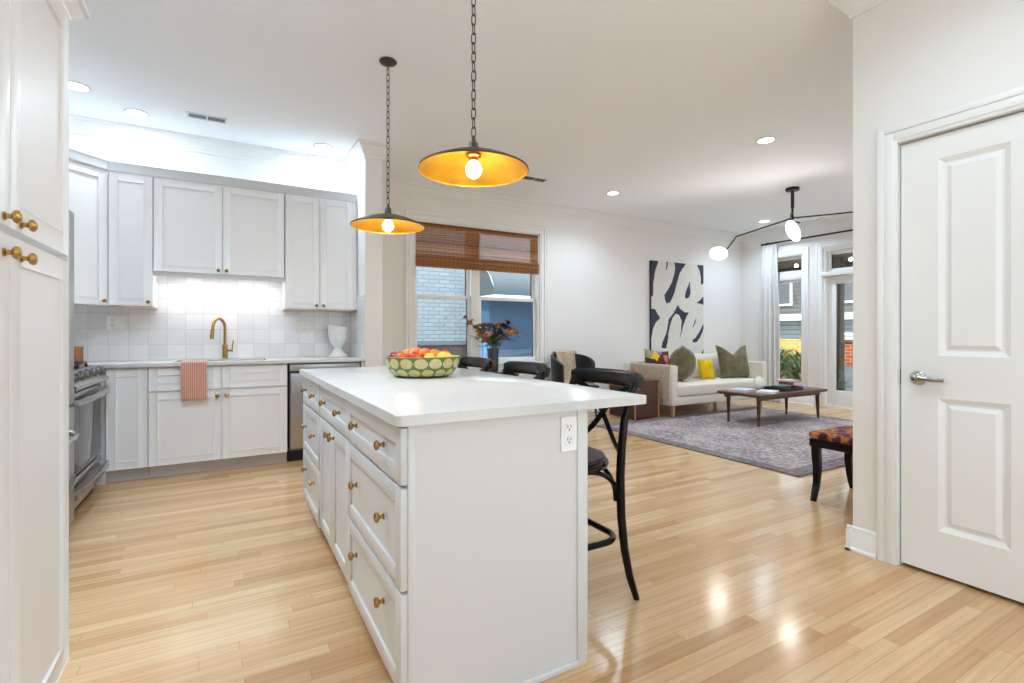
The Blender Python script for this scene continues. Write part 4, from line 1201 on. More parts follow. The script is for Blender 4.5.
mb = MB(); m = frame((XF + 0.115, 0, 0), (0, 1, 0), (-1, 0, 0))
y0, y1, b = DY0 + 0.033, DY1 - 0.033, 0.125
mb.box(y0, y0 + b, 0, 0.045, 0.03, 1.98, 0.003, 2, m); mb.box(y1 - b, y1, 0, 0.045, 0.03, 1.98, 0.003, 2, m); mb.box(y0 + b, y1 - b, 0, 0.045, 0.03, 0.26, 0.003, 2, m); mb.box(y0 + b, y1 - b, 0, 0.045, 1.865, 1.98, 0.003, 2, m)
lf = mb.build('leaf', 'trim', dr)
mb = MB(); mb.box(y0 + b, y1 - b, 0.02, 0.024, 0.26, 1.865, m=m); mb.build('pane', 'glass', lf)

# unseen glazed door added behind the camera as a daylight source
gd = thing('added_door', 'wide glazed door added out of view behind the camera for daylight', 'door', ((GX0 + GX1) / 2, YB - 0.08, 0)); gd['kind'] = 'structure'
mb = MB(); mb.box(GX0, GX0 + 0.05, YB - 0.14, YB, 0, GZ1); mb.box(GX1 - 0.05, GX1, YB - 0.14, YB, 0, GZ1); mb.box(GX0, GX1, YB - 0.14, YB, GZ1 - 0.05, GZ1); mb.box(GX0, GX1, YB - 0.14, YB, 0, 0.03); mb.build('frame', 'trim', gd)
for a0, a1, yy in ((GX0 + 0.05, 1.38, YB - 0.05), (1.32, GX1 - 0.05, YB - 0.10)):
    mb = MB(); b = 0.06
    mb.box(a0, a0 + b, yy - 0.04, yy, 0.03, GZ1 - 0.05, 0.003); mb.box(a1 - b, a1, yy - 0.04, yy, 0.03, GZ1 - 0.05, 0.003); mb.box(a0 + b, a1 - b, yy - 0.04, yy, 0.03, 0.13, 0.003); mb.box(a0 + b, a1 - b, yy - 0.04, yy, GZ1 - 0.12, GZ1 - 0.05, 0.003)
    lf = mb.build('leaf', 'trim', gd); MB().box(a0 + b, a1 - b, yy - 0.024, yy - 0.018, 0.13, GZ1 - 0.12).build('pane', 'glass', lf)

# curtain and rod
mb = MB()
rodx = XF - 0.085
mb.tube([(rodx, 5.20, 2.605), (rodx, 2.60, 2.605)], 0.014, 12); mb.sphere((rodx, 5.21, 2.605), 0.021); mb.sphere((rodx, 2.59, 2.612), 0.019)
rod = mb.build('curtain_rod', 'black'); tag(rod, 'long thin black curtain rod across the far wall', 'curtain rod')
mb = MB()
for yy in (5.17, 2.66):
    mb.tube([(rodx, yy, 2.605), (XF - 0.001, yy, 2.605)], 0.008, 8); mb.box(XF - 0.006, XF - 0.0005, yy - 0.02, yy + 0.02, 2.58, 2.645, 0.002)
mb.build('bracket', 'black', rod)
def cf(u, v):
    y = 5.27 - 0.36 * u; z = 2.585 - 2.575 * v
    pl = math.sin(u * 2 * PI * 4.5 + 0.4 * math.sin(v * 3)); amp = 0.022 + 0.026 * min(1, v * 4)
    top = math.exp(-v * 26)
    y = 5.07 + (y - 5.07) * (0.66 + 0.34 * min(1, v * 2.2))
    return (rodx + 0.004 + amp * pl * (1 - 0.4 * top), y + 0.008 * math.cos(u * 2 * PI * 5.5), z)
mb = MB(); mb.grid(cf, 110, 40, 0.002)
cur = mb.build('curtain', 'curtain'); tag(cur, 'white floor-length curtain gathered at the left of the far window', 'curtain')
mb = MB()
for k in range(7):
    yy = 5.165 - k * 0.034
    mb.tube([(rodx + 0.019 * math.cos(a), yy, 2.605 + 0.019 * math.sin(a)) for a in [2 * PI * q / 14 for q in range(14)]], 0.0022, 6, closed=True)
mb.build('ring', 'black', cur)

# ------------------------------------------------------------------ rug
RXC, RYC = 5.40, 3.50
mb = MB(); mb.box(3.855, 6.945, 2.26, 4.74, 0.0005, 0.011, 0.003)
rug = mb.build('area_rug', 'rug', loc=(RXC, RYC, 0)); tag(rug, 'large faded grey-violet patterned rug under sofa and coffee table', 'rug')
mb = MB()

# ------------------------------------------------------------------ sofa
t = thing('sofa', 'cream fabric sofa with square arms below the abstract painting', 'sofa', (6.05, 5.05, 0))
sx0, sx1, syf, syb = 5.05, 7.05, 4.62, 5.55
MB().box(sx0 + 0.002, sx1 - 0.002, syf + 0.012, syb, 0.165, 0.275, 0.012).build('base', 'linen', t)
mb = MB(); mb.box(sx0, sx0 + 0.105, syf, syb, 0.166, 0.692, 0.018, 3); mb.build('arm', 'linen', t)
mb = MB(); mb.box(sx1 - 0.105, sx1, syf, syb, 0.166, 0.692, 0.018, 3); mb.build('arm', 'linen', t)
mb = MB(); mb.box(sx0 + 0.106, sx1 - 0.106, syb - 0.16, syb, 0.276, 0.72, 0.02, 3); mb.build('back', 'linen', t)
mb = MB(); mb.box(sx0 + 0.108, sx1 - 0.108, syf - 0.005, syb - 0.165, 0.277, 0.435, 0.035, 4)
for v in mb.bm.verts:
    if v.co.z > 0.40: v.co.z += 0.012 * math.sin(PI * (v.co.x - sx0) / (sx1 - sx0))
mb.build('seat_cushion', 'linen', t)


def pillow(w, h, th, dip=0.0, n=22, pw=0.55):
    """stuffed square pillow in the local XZ plane, centred; returns MB"""
    mb = MB()
    for side in (1, -1):
        def f(u, v):
            x, z = 2 * u - 1, 2 * v - 1
            e = (1 - abs(x) ** 2.6) * (1 - abs(z) ** 2.6); y = side * th / 2 * max(0, e) ** pw
            px = x * w / 2 * (1 - 0.09 * (1 - z * z) * abs(x) ** 2); pz = z * h / 2 * (1 - 0.09 * (1 - x * x) * abs(z) ** 2)
            if dip and z > 0: pz -= dip * math.exp(-(x / 0.42) ** 2) * z ** 1.5
            return (px, y, pz)
        mb.grid(f, n, n)
    return mb


def place(o, loc, rx=0.0, rz=0.0, ry=0.0):
    o.location = loc; o.rotation_euler = Euler((rx, ry, rz), 'XYZ'); return o


for (xx, lb) in ((5.63, 0), (6.47, 0)):
    mb = pillow(0.84, 0.40, 0.19); mm = Matrix.Translation((xx, syb - 0.265, 0.625)) @ Matrix.Rotation(math.radians(-10), 4, 'X')
    for v in mb.bm.verts: v.co = mm @ v.co
    mb.build('back_cushion', 'linen', t)
for (x, y) in ((sx0 + 0.07, syf + 0.06), (sx1 - 0.07, syf + 0.06), (sx0 + 0.07, syb - 0.07), (sx1 - 0.07, syb - 0.07)):
    mb = MB(); mb.lathe([(0, 0.0), (0.020, 0.0), (0.032, 0.166), (0, 0.166)], 4, Matrix.Translation((x, y, 0.0115)) @ Matrix.Rotation(PI / 4, 4, 'Z')); mb.build('leg', 'paleoak', t)

o = place(pillow(0.48, 0.52, 0.36, pw=0.95).build('throw_pillow', 'olive'), (5.67, 5.0, 0.698), math.radians(0), math.radians(44))
tag(o, 'plump olive velvet cushion turned edge-on beside the left sofa arm', 'cushion')
o = place(pillow(0.27, 0.31, 0.12, 0.0).build('throw_pillow', 'yellow'), (6.19, 5.02, 0.588), math.radians(-14), math.radians(-6))
tag(o, 'small yellow cushion between the two olive ones on the sofa', 'cushion')
o = place(pillow(0.55, 0.52, 0.19, 0.15).build('throw_pillow', 'olive'), (6.76, 4.98, 0.685), math.radians(-14), math.radians(-16))
tag(o, 'olive velvet cushion with a dented top at the right sofa end', 'cushion')
# floral cushion behind the left arm: blossoms as faces of their own colour
FL = [mat('dark_plum_print', (70, 40, 46), 0.85), mat('yellow_print', (222, 178, 40), 0.85), mat('burgundy_print', (86, 26, 36), 0.85), mat('salmon_print', (214, 128, 106), 0.85), mat('violet_print', (150, 126, 178), 0.85), mat('sage_print', (150, 146, 104), 0.85)]
mb = pillow(0.40, 0.44, 0.20, 0.0, 44)
spots = [(0.08, 0.85, 0.2, 5), (0.92, 0.9, 0.13, 2), (0.30, 0.76, 0.19, 1), (0.55, 0.55, 0.17, 2), (0.78, 0.68, 0.17, 3), (0.52, 0.93, 0.12, 4), (0.40, 0.36, 0.16, 2), (0.70, 0.34, 0.18, 3), (0.22, 0.30, 0.16, 1), (0.63, 0.80, 0.10, 2), (0.5, 0.12, 0.14, 4), (0.86, 0.92, 0.1, 2)]
for f in mb.bm.faces:
    c = f.calc_center_median(); u, v = c.x / 0.40 + 0.5, c.z / 0.44 + 0.5
    for (a, b, r, k) in spots:
        dx, dy = u - a, v - b; ang = math.atan2(dy, dx)
        if math.hypot(dx, dy) < r * (0.86 + 0.14 * math.cos(5 * ang)): f.material_index = k; break
o = place(mb.build('throw_pillow', FL), (5.36, 5.19, 0.668), math.radians(-14), math.radians(-14), math.radians(6))
tag(o, 'flower-print cushion in yellow, burgundy and salmon behind the left sofa arm', 'cushion')

# throw draped over the left arm
ax0, ax1, az = sx0 - 0.006, sx0 + 0.112, 0.700
tp = [(ax0 - 0.004, 0.235), (ax0 - 0.004, 0.36), (ax0 - 0.003, 0.52), (ax0, 0.68), (ax0 + 0.012, az - 0.001), (ax0 + 0.06, az + 0.002), (ax1 - 0.012, az - 0.001), (ax1, 0.68), (ax1 + 0.004, 0.56)]
def thf(u, v):
    s_ = v * (len(tp) - 1); i = min(int(s_), len(tp) - 2); f = s_ - i
    x = tp[i][0] * (1 - f) + tp[i + 1][0] * f; z = tp[i][1] * (1 - f) + tp[i + 1][1] * f
    k = max(0, 1 - v * 2.2)
    return (x - 0.010 * k * (1 + math.sin(u * 17 + 1.2 * math.sin(v * 5))), 4.665 + 0.74 * u, z + 0.008 * math.sin(u * 9) * k)
mb = MB(); mb.grid(thf, 50, 40, 0.006)
th = mb.build('throw_blanket', 'throw'); tag(th, 'beige knitted throw draped over the left sofa arm', 'throw')
mb = MB()
for k in range(36):
    u = (k + 0.5) / 36; p = Vector(thf(u, 0)); mb.tube([p + Vector((-0.003, 0, 0.006)), p + Vector((-0.006, random.uniform(-.006, .006), -0.045))], 0.0032, 5)
mb.build('fringe', 'throw', th)

# painting
PXA, PXB, PZA, PZB = 5.68, 6.865, 0.755, 2.245
pa = thing('abstract_painting', 'tall canvas of cream loops on navy hung over the sofa', 'painting', ((PXA + PXB) / 2, YW - 0.02, PZA))
shapes = [[(62, 60), (103, 60), (103, 75), (85, 130), (75, 200), (72, 290), (62, 290)], [(150, 70), (162, 72), (158, 105), (148, 130), (150, 100)],
          [(198, 70), (275, 75), (270, 90), (235, 140), (215, 210), (200, 270), (175, 325), (155, 335), (142, 310), (140, 280), (165, 240), (185, 200), (200, 150), (205, 110)],
          [(340, 80), (392, 80), (392, 200), (372, 220), (370, 170), (362, 130), (348, 100)], [(297, 190), (290, 215), (275, 250), (265, 290), (275, 303), (293, 295), (302, 270), (300, 230)],
          [(392, 285), (365, 310), (342, 328), (360, 333), (392, 342)], [(60, 365), (85, 370), (100, 400), (115, 425), (90, 450), (72, 490), (60, 570)],
          [(222, 340), (235, 365), (260, 385), (290, 390), (270, 430), (255, 470), (245, 520), (232, 560), (243, 500), (245, 440), (230, 405), (210, 398), (190, 420), (180, 450), (165, 510), (160, 570), (150, 612), (120, 612), (130, 570), (150, 520), (160, 470), (165, 430), (190, 400), (205, 375)],
          [(340, 420), (335, 450), (320, 482), (316, 480), (328, 445)], [(392, 455), (385, 500), (365, 545), (340, 575), (318, 575), (315, 560), (335, 545), (360, 510), (380, 470)],
          [(200, 635), (230, 630), (262, 618), (265, 628), (235, 640), (205, 648)], [(392, 610), (375, 640), (360, 660), (392, 660)]]
def inside(p, poly):
    x, y = p; c = False; j = len(poly) - 1
    for i in range(len(poly)):
        (xi, yi), (xj, yj) = poly[i], poly[j]
        if (yi > y) != (yj > y) and x < (xj - xi) * (y - yi) / (yj - yi) + xi: c = not c
        j = i
    return c
mb = MB(); mb.box(PXA, PXB, YW - 0.04, YW - 0.002, PZA, PZB, 0.002); mb.build('canvas', 'navy', pa)
NX, NZ = 110, 150
mb = MB(); mb.grid(lambda u, v: (PXA + (PXB - PXA) * u, YW - 0.0405, PZA + (PZB - PZA) * v), NX, NZ)
for f in mb.bm.faces:
    c = f.calc_center_median(); u = (c.x - PXA) / (PXB - PXA); v = 1 - (c.z - PZA) / (PZB - PZA)
    px = 62 + 326 * u; ptop = 65 + 30 * u; pbot = 668 - 12 * u; py = ptop + (pbot - ptop) * v
    f.material_index = 1 if any(inside((px, py), s_) for s_ in shapes) else 0
bmesh.ops.recalc_face_normals(mb.bm, faces=mb.bm.faces)
mb.build('painted_face', ['canvas', 'navy'], pa, recalc=False)

# rattan chest with brass ornament
t = thing('rattan_chest', 'dark brown woven rattan chest standing beside the left sofa arm', 'side table', (4.735, 5.02, 0))
MB().box(4.53, 4.94, 4.76, 5.25, 0.02, 0.475, 0.006).build('body', 'rattan', t)
MB().box(4.522, 4.948, 4.752, 5.258, 0.4755, 0.505, 0.01).build('lid', 'rattan', t)
mb = MB()
for x, y in ((4.53, 4.76), (4.94, 4.76), (4.53, 5.25), (4.94, 5.25)): mb.tube([(x, y, 0.0), (x, y, 0.474)], 0.011, 8)
mb.build('corner_post', 'rattantrim', t)
mb = MB()
pts = []
for k in range(60):
    a = 2 * PI * k / 60
    pts.append((4.62 + 0.10 * math.cos(a) + 0.035 * math.cos(2 * a + 1), 4.93 + 0.045 * math.sin(2 * a), 0.505 + 0.085 + 0.055 * math.sin(3 * a) + 0.02 * math.cos(a)))
zmin = min(p[2] for p in pts); pts = [(x, y, z - zmin + 0.5142) for x, y, z in pts]
mb.tube(pts, 0.0085, 10, closed=True)
mb.tube([(4.60, 4.93, 0.505 + 0.07), (4.63, 4.93, 0.505 + 0.11), (4.68, 4.92, 0.505 + 0.165)], 0.008, 8)
tag(mb.build('knot_ornament', 'brass', loc=(4.62, 4.93, 0.506)), 'looped brass knot ornament on top of the rattan chest', 'ornament')

# ------------------------------------------------------------------ coffee table and its things
t = thing('coffee_table', 'low walnut coffee table with tapered legs on the rug', 'coffee table', (6.07, 3.9, 0.011))
cx0, cx1, cy0, cy1, cz = 5.36, 6.78, 3.60, 4.19, 0.398
mb = MB(); mb.prism(rrect(cx0, cx1, cy0, cy1, 0.02, 4), cz - 0.034, cz, bev=0.004); mb.build('tabletop', 'walnut', t)
mb = MB(); mb.box(cx0 + 0.07, cx1 - 0.07, cy0 + 0.06, cy0 + 0.08, cz - 0.075, cz - 0.0345); mb.box(cx0 + 0.07, cx1 - 0.07, cy1 - 0.08, cy1 - 0.06, cz - 0.075, cz - 0.0345); mb.build('apron', 'walnut', t)
for x, y, ex, ey in ((cx0 + 0.11, cy0 + 0.09, 0, 0), (cx1 - 0.09, cy0 + 0.09, 0.03, 0), (cx0 + 0.11, cy1 - 0.09, 0, 0), (cx1 - 0.09, cy1 - 0.09, 0.0, 0)):
    mb = MB(); mb.tube([(x, y, cz - 0.0345), (x + ex * 0.5, y, 0.2), (x + ex, y, 0.0115)], [0.026, 0.021, 0.013], 14); mb.build('leg', 'walnut', t)


def book(label, x, y, z, w, d, h, rz, cover, nm='book'):
    t = thing(nm, label, 'book', (x, y, z)); 
    m = Matrix.Rotation(rz, 4, 'Z')
    def part(mb, name, mt):
        o = mb.build(name, mt); o.parent = t; return o
    mb = MB(); c = 0.003
    mb.box(-w / 2, w / 2, -d / 2, d / 2, 0, c, m=m); mb.box(-w / 2, w / 2, -d / 2, d / 2, h - c, h, m=m); mb.box(-w / 2, -w / 2 + c, -d / 2, d / 2, c, h - c, m=m); part(mb, 'cover', cover)
    mb = MB(); mb.box(-w / 2 + c, w / 2 - 0.005, -d / 2 + 0.005, d / 2 - 0.005, c, h - c, m=m); part(mb, 'pages', 'paper')
    return t


CV = {k: mat('cover_' + k, c, 0.45) for k, c in dict(pale=(206, 208, 218), white=(228, 226, 228), rust=(176, 92, 74), grey=(186, 184, 196), pink=(204, 150, 160), blue=(92, 158, 212), cream=(214, 206, 196)).items()}
z0 = cz + 0.0008
book('pale lilac book lying at the left end of the coffee table', 5.60, 4.00, z0, 0.30, 0.23, 0.026, 0.2, CV['pale'])
book('white book lying on the near left corner of the coffee table', 5.72, 3.74, z0, 0.27, 0.20, 0.022, 0.35, CV['white'])
mb = MB(); mb.lathe([(0, 0), (0.058, 0), (0.066, 0.01), (0.070, 0.05), (0.062, 0.10), (0.045, 0.135), (0.026, 0.15), (0.022, 0.165), (0.026, 0.172), (0.02, 0.172), (0.017, 0.16), (0.0, 0.15)], 28, Matrix.Translation((6.02, 4.06, z0)))
vz = mb.build('bud_vase', 'white', loc=(6.02, 4.06, z0)); tag(vz, 'small white round-shouldered vase on the coffee table', 'vase')
t = thing('serving_tray', 'low black tray in the middle of the coffee table', 'tray', (6.16, 3.83, z0))
mb = MB(); mb.prism(rrect(5.96, 6.40, 3.68, 3.97, 0.04, 6), z0, z0 + 0.012, bev=0.002); mb.build('base', 'black', t)
P = rrect(5.965, 6.395, 3.685, 3.965, 0.038, 6); mb = MB(); mb.tube([(x, y, z0 + 0.026) for x, y in P], 1.0, 8, closed=True, flat=(0.016, 0.005), up=(0, 0, 1)); mb.build('rim', 'black', t)
GR = mat('green_box_lid', (58, 104, 88), 0.4)
t = thing('trinket_box', 'flat dark green box lying in the black tray', 'box', (6.14, 3.83, z0 + 0.0125))
mb = MB(); mb.box(6.05, 6.25, 3.77, 3.90, z0 + 0.0128, z0 + 0.042, 0.004); mb.build('body', GR, t)
mb = MB(); mb.box(6.045, 6.255, 3.765, 3.905, z0 + 0.0422, z0 + 0.056, 0.004); mb.build('lid', GR, t)
book('blue book under the rust-spined stack on the coffee table', 6.55, 3.92, z0, 0.30, 0.24, 0.022, 0.1, CV['blue'])
book('pink book on top of the blue one on the coffee table', 6.53, 3.93, z0 + 0.0225, 0.27, 0.21, 0.022, 0.16, CV['pink'])
book('rust-coloured book near the top of the stack on the coffee table', 6.53, 3.94, z0 + 0.045, 0.25, 0.19, 0.036, 0.08, CV['rust'])
book('pale grey book topping the stack on the coffee table', 6.50, 3.96, z0 + 0.0815, 0.24, 0.18, 0.020, 0.02, CV['grey'])

# ------------------------------------------------------------------ upholstered bench (right, partly behind the wall)
BENCH = bpy.data.materials.new('ikat_velvet'); BENCH.use_nodes = True
nt = BENCH.node_tree; b = nt.nodes['Principled BSDF']; n = noise(nt, 12, (1, 1, 1), 2)
nt.links.new(ramp(nt, n.outputs[0], [(0.34, (46, 30, 44)), (0.43, (130, 48, 30)), (0.50, (196, 128, 70)), (0.57, (110, 36, 28)), (0.66, (58, 40, 60))]), b.inputs['Base Color']); b.inputs['Roughness'].default_value = 0.9
t = thing('upholstered_bench', 'dark wooden bench with rust ikat cushion and curved legs beside the wall corner', 'bench', (3.67, 1.72, 0))
mb = MB(); mb.box(3.43, 3.91, 1.50, 1.945, 0.352, 0.405, 0.006); mb.build('apron', 'stoolwood', t)
mb = MB(); mb.box(3.425, 3.915, 1.495, 1.95, 0.4055, 0.452, 0.018, 4); mb.build('seat_cushion', BENCH, t)
for x, y, dx, dy in ((3.46, 1.912, -0.075, -0.02), (3.88, 1.912, 0.045, 0.0), (3.46, 1.532, -0.05, 0.0), (3.88, 1.532, 0.045, 0.0)):
    mb = MB(); mb.tube([(x, y, 0.38), (x, y, 0.30), (x + 0.012 * (1 if dx < 0 else -1), y, 0.21), (x + dx * 0.10, y + dy * 0.3, 0.11), (x + dx * 0.5, y + dy * 0.5, 0.045), (x + dx, y + dy, 0.0)], [0.027, 0.026, 0.024, 0.020, 0.018, 0.016], 12, flat=(1, 1)); mb.build('leg', 'stoolwood', t)

# ------------------------------------------------------------------ armchair by the window wall
t = thing('armchair', 'black leather tub armchair with a beige throw against the living room wall', 'armchair', (3.92, 5.24, 0))
ax, ay = 3.92, 5.24
def tub(u, v):
    a = math.radians(-28) + math.radians(236) * u
    z = 0.30 + (0.848 - 0.30) * v
    r = 0.27 + 0.03 * v; drop = 0.13 * (abs(u - 0.5) * 2) ** 3 * v
    return (ax + r * math.cos(a), ay + 0.26 * math.sin(a) * (1 + 0.06 * v) + 0.02, z - drop)
mb = MB(); mb.grid(tub, 40, 12, 0.04); mb.build('backrest', 'leather', t)
mb = MB(); mb.prism(rrect(ax - 0.24, ax + 0.24, ay - 0.27, ay + 0.22, 0.08), 0.30, 0.455, bev=0.025); mb.build('seat', 'leather', t)
for sx_, sy_ in ((-1, -1), (1, -1), (-1, 1), (1, 1)):
    mb = MB(); mb.tube([(ax + sx_ * 0.19, ay + sy_ * 0.18, 0.30), (ax + sx_ * 0.215, ay + sy_ * 0.20, 0.0)], [0.018, 0.012], 10); mb.build('leg', 'black', t)
# its throw
tq = [(5.09, 0.475), (5.22, 0.462), (5.36, 0.470), (5.435, 0.50), (5.462, 0.60), (5.478, 0.72), (5.488, 0.82), (5.497, 0.872), (5.528, 0.885), (5.568, 0.870), (5.580, 0.80), (5.58, 0.70)]
def thr(u, v):
    s_ = v * (len(tq) - 1); i = min(int(s_), len(tq) - 2); f = s_ - i
    y = tq[i][0] * (1 - f) + tq[i + 1][0] * f; z = tq[i][1] * (1 - f) + tq[i + 1][1] * f
    xw = 0.172 + 0.008 * math.sin(v * 9)
    return (3.955 - xw + 2 * xw * u, y - 0.045 - 0.008 * math.sin(u * 12 + v * 4), z)
mb = MB(); mb.grid(thr, 26, 44, 0.012)
tag(mb.build('throw_blanket', 'throw'), 'beige throw hanging over the back of the black armchair', 'throw')

# ------------------------------------------------------------------ side table with flowers in front of the window
t = thing('side_table', 'small walnut side table under the living room window', 'side table', (2.90, 5.37, 0))
mb = MB(); mb.box(2.69, 3.10, 5.20, 5.55, 0.636, 0.66, 0.004); mb.build('tabletop', 'walnut', t)
mb = MB(); mb.box(2.71, 3.08, 5.22, 5.53, 0.52, 0.6355, 0.003); mb.build('drawer_box', 'walnut', t)
for x in (2.73, 3.06):
    for y in (5.24, 5.51):
        mb = MB(); mb.tube([(x, y, 0.52), (x, y, 0.0)], [0.017, 0.011], 10); mb.build('leg', 'walnut', t)
vx, vy, vz0 = 2.80, 5.36, 0.6605
mb = MB(); mb.lathe([(0, 0), (0.058, 0), (0.064, 0.01), (0.066, 0.12), (0.070, 0.24), (0.074, 0.275), (0.068, 0.275), (0.062, 0.23), (0.056, 0.02), (0, 0.012)], 28, Matrix.Translation((vx, vy, vz0)))
tag(mb.build('flower_vase', 'vaseglass', loc=(vx, vy, vz0)), 'dark smoked glass vase on the side table under the window', 'vase')
bq = thing('flower_bouquet', 'loose autumn bouquet of orange and burgundy flowers in the dark vase', 'flowers', (vx, vy, vz0 + 0.02))
rnd = random.Random(11)
FC = {'orange_flower': mat('petal_orange', (228, 150, 60), 0.7, var=(30, (204, 110, 44), (1, 1, 1))), 'burgundy_flower': mat('petal_burgundy', (92, 32, 40), 0.7), 'rust_flower': mat('petal_rust', (178, 92, 66), 0.7), 'mauve_flower': mat('petal_mauve', (120, 96, 130), 0.7), 'pink_flower': mat('petal_pink', (212, 150, 128), 0.7)}
heads = [(0.02, 0.30, 'orange_flower', 0.055), (0.10, 0.33, 'orange_flower', 0.05), (0.17, 0.30, 'burgundy_flower', 0.055), (-0.06, 0.32, 'mauve_flower', 0.05), (-0.14, 0.32, 'orange_flower', 0.05), (-0.22, 0.30, 'rust_flower', 0.042), (-0.30, 0.37, 'rust_flower', 0.034),
         (0.23, 0.22, 'orange_flower', 0.045), (0.30, 0.24, 'pink_flower', 0.045), (-0.17, 0.20, 'orange_flower', 0.045), (-0.06, 0.20, 'pink_flower', 0.045), (0.04, 0.20, 'mauve_flower', 0.05), (0.14, 0.18, 'orange_flower', 0.042), (0.0, 0.09, 'pink_flower', 0.045), (-0.36, 0.43, 'rust_flower', 0.028), (0.20, 0.36, 'burgundy_flower', 0.04), (0.09, 0.24, 'burgundy_flower', 0.05), (-0.10, 0.12, 'rust_flower', 0.04)]
rv = Vector((ca, -sa, 0)); fv = Vector((sa, ca, 0))
stems = MB(); leaves = MB()
def leafm(mb, p, d, L, Wd, up=Vector((0, 0, 1)), mi=0):
    d = d.normalized(); s_ = d.cross(up)
    if s_.length < 0.1: s_ = d.cross(Vector((1, 0, 0)))
    s_.normalize(); nrm = s_.cross(d)
    prof = [(0, 0.05), (0.25, 0.8), (0.5, 1.0), (0.75, 0.7), (1.0, 0.03)]
    rows = []
    for q, wv in prof:
        c = p + d * L * q + nrm * (-0.18 * L * q * q); rows.append((mb.bm.verts.new(c - s_ * Wd * wv / 2 + nrm * 0.10 * Wd), mb.bm.verts.new(c - nrm * 0.0), mb.bm.verts.new(c + s_ * Wd * wv / 2 + nrm * 0.10 * Wd)))
    for a, b in zip(rows, rows[1:]):
        for k in range(2):
            f = mb.bm.faces.new((a[k], a[k + 1], b[k + 1], b[k])); f.material_index = mi
base = Vector((vx, vy, vz0 + 0.275))
for (r, hgt, fc, rad) in heads:
    c = base + rv * r * 0.92 + fv * rnd.uniform(-0.12, 0.12) + Vector((0, 0, hgt * 0.88))
    mb = MB(); out = (c - base).normalized(); qm = Matrix.Translation(c) @ out.to_track_quat('Z', 'Y').to_matrix().to_4x4()
    for ringi, (nr, rr, lift) in enumerate(((9, 1.0, 0.0), (7, 0.72, 0.35), (5, 0.42, 0.6))):
        for k in range(nr):
            a = 2 * PI * k / nr + ringi * 0.4
            d = qm.to_3x3() @ Vector((math.cos(a), math.sin(a), 0.25 + lift))
            leafm(mb, c - out * rad * 0.1, d, rad * (0.35 + rr) * 1.15, rad * 0.95 * (0.3 + 0.7 * rr), out)
    mb.sphere(c - out * rad * 0.05, rad * 0.62, nu=10, nv=7)
    mb.build(fc, FC[fc], bq, recalc=False)
    stems.tube([base + Vector((rnd.uniform(-.03, .03), rnd.uniform(-.03, .03), -0.22)), base + (c - base) * 0.3, c - out * rad * 0.2], 0.0028, 5)
    for k in range(7):
        p = base + (c - base) * rnd.uniform(0.35, 0.95); d = Vector((rnd.uniform(-1, 1), rnd.uniform(-1, 1), rnd.uniform(-0.3, 0.7)))
        leafm(leaves, p, d, rnd.uniform(0.07, 0.13), rnd.uniform(0.03, 0.055))
for r, hgt in ((-0.26, 0.13), (0.38, 0.20), (0.44, 0.16), (-0.2, 0.02), (-0.32, 0.16)):
    c = base + rv * r * 0.85 + Vector((0, 0, hgt)); stems.tube([base, base + (c - base) * 0.5 + Vector((0, 0, 0.04)), c], 0.0022, 5)
    for k in range(5): leafm(leaves, base + (c - base) * (0.5 + 0.12 * k), rv * (1 if r > 0 else -1) + Vector((0, rnd.uniform(-1, 1), rnd.uniform(-.3, .8))), 0.06, 0.025)
stems.build('stems', 'leaf', bq); leaves.build('leaves', 'leaf', bq, recalc=False)

# ------------------------------------------------------------------ branching ceiling lamp
FX, FY = 5.892, 3.536
t = thing('branching_ceiling_lamp', 'black three-armed ceiling lamp with white shades over the coffee table', 'ceiling lamp', (FX, FY, CE))
mb = MB(); mb.lathe([(0, 0), (0.075, 0), (0.075, -0.03), (0.07, -0.034), (0, -0.034)], 28, Matrix.Translation((FX, FY, CE - 0.0006))); mb.build('canopy', 'black', t)
mb = MB(); mb.tube([(FX, FY, CE - 0.03), (FX, FY, 2.62)], 0.019, 12); mb.tube([(FX, FY, 2.62), (FX, FY, 2.485)], 0.013, 12); mb.lathe([(0, -0.02), (0.018, -0.016), (0.018, 0.016), (0, 0.02)], 16, Matrix.Translation((FX, FY, 2.50))); mb.build('stem', 'black', t)
def at(u, v, d):
    k = (u - 512) / 500.04
    return Vector((d * (ca * k + sa), d * (-sa * k + ca), 1.1117 - d * (v - 333.88) / 500.04))
def arm(pts, nm='arm'):
    mb = MB(); mb.tube(pts, 0.0085, 8); return mb.build(nm, 'black', t)
def shell(c, axis, major, a, b, dep, outer, faced='opal'):
    """half-shell shade: centre c, opening along axis, ellipse radii a (along major) and b"""
    ax_ = Vector(axis).normalized(); mj = (Vector(major) - ax_ * Vector(major).dot(ax_)).normalized(); mn = ax_.cross(mj)
    m = Matrix((mj, mn, ax_)).transposed().to_4x4(); m.translation = Vector(c)
    mb = MB(); prof = [(math.sin(PI / 2 * i / 8), -math.cos(PI / 2 * i / 8)) for i in range(9)]
    mm = m @ Matrix.Diagonal((a, b, dep, 1))
    mb.lathe(prof, 28, mm, cap=False); s_ = mb.build('shade', outer, t, sharp=60)
    mb = MB(); mm = m @ Matrix.Diagonal((a * 0.96, b * 0.96, dep * 0.3, 1)); mb.lathe([(math.sin(PI / 2 * i / 6), math.cos(PI / 2 * i / 6)) for i in range(6, -1, -1)] , 28, mm, cap=True); mb.build('diffuser', faced, s_, sharp=60)
    l = bpy.data.lights.new('shade_light', 'POINT'); l.energy = 4; l.color = (1, 0.96, 0.9); l.shadow_soft_size = 0.06
    lo = bpy.data.objects.new('shade_light', l); COL.objects.link(lo); lo.parent = t; lo.location = Vector(c) + ax_ * (dep * 0.3 + 0.07) - t.location
SHADE = mat('pale_blue_grey_shade', (196, 208, 218), 0.35)
hub = Vector((FX, FY, 2.50))
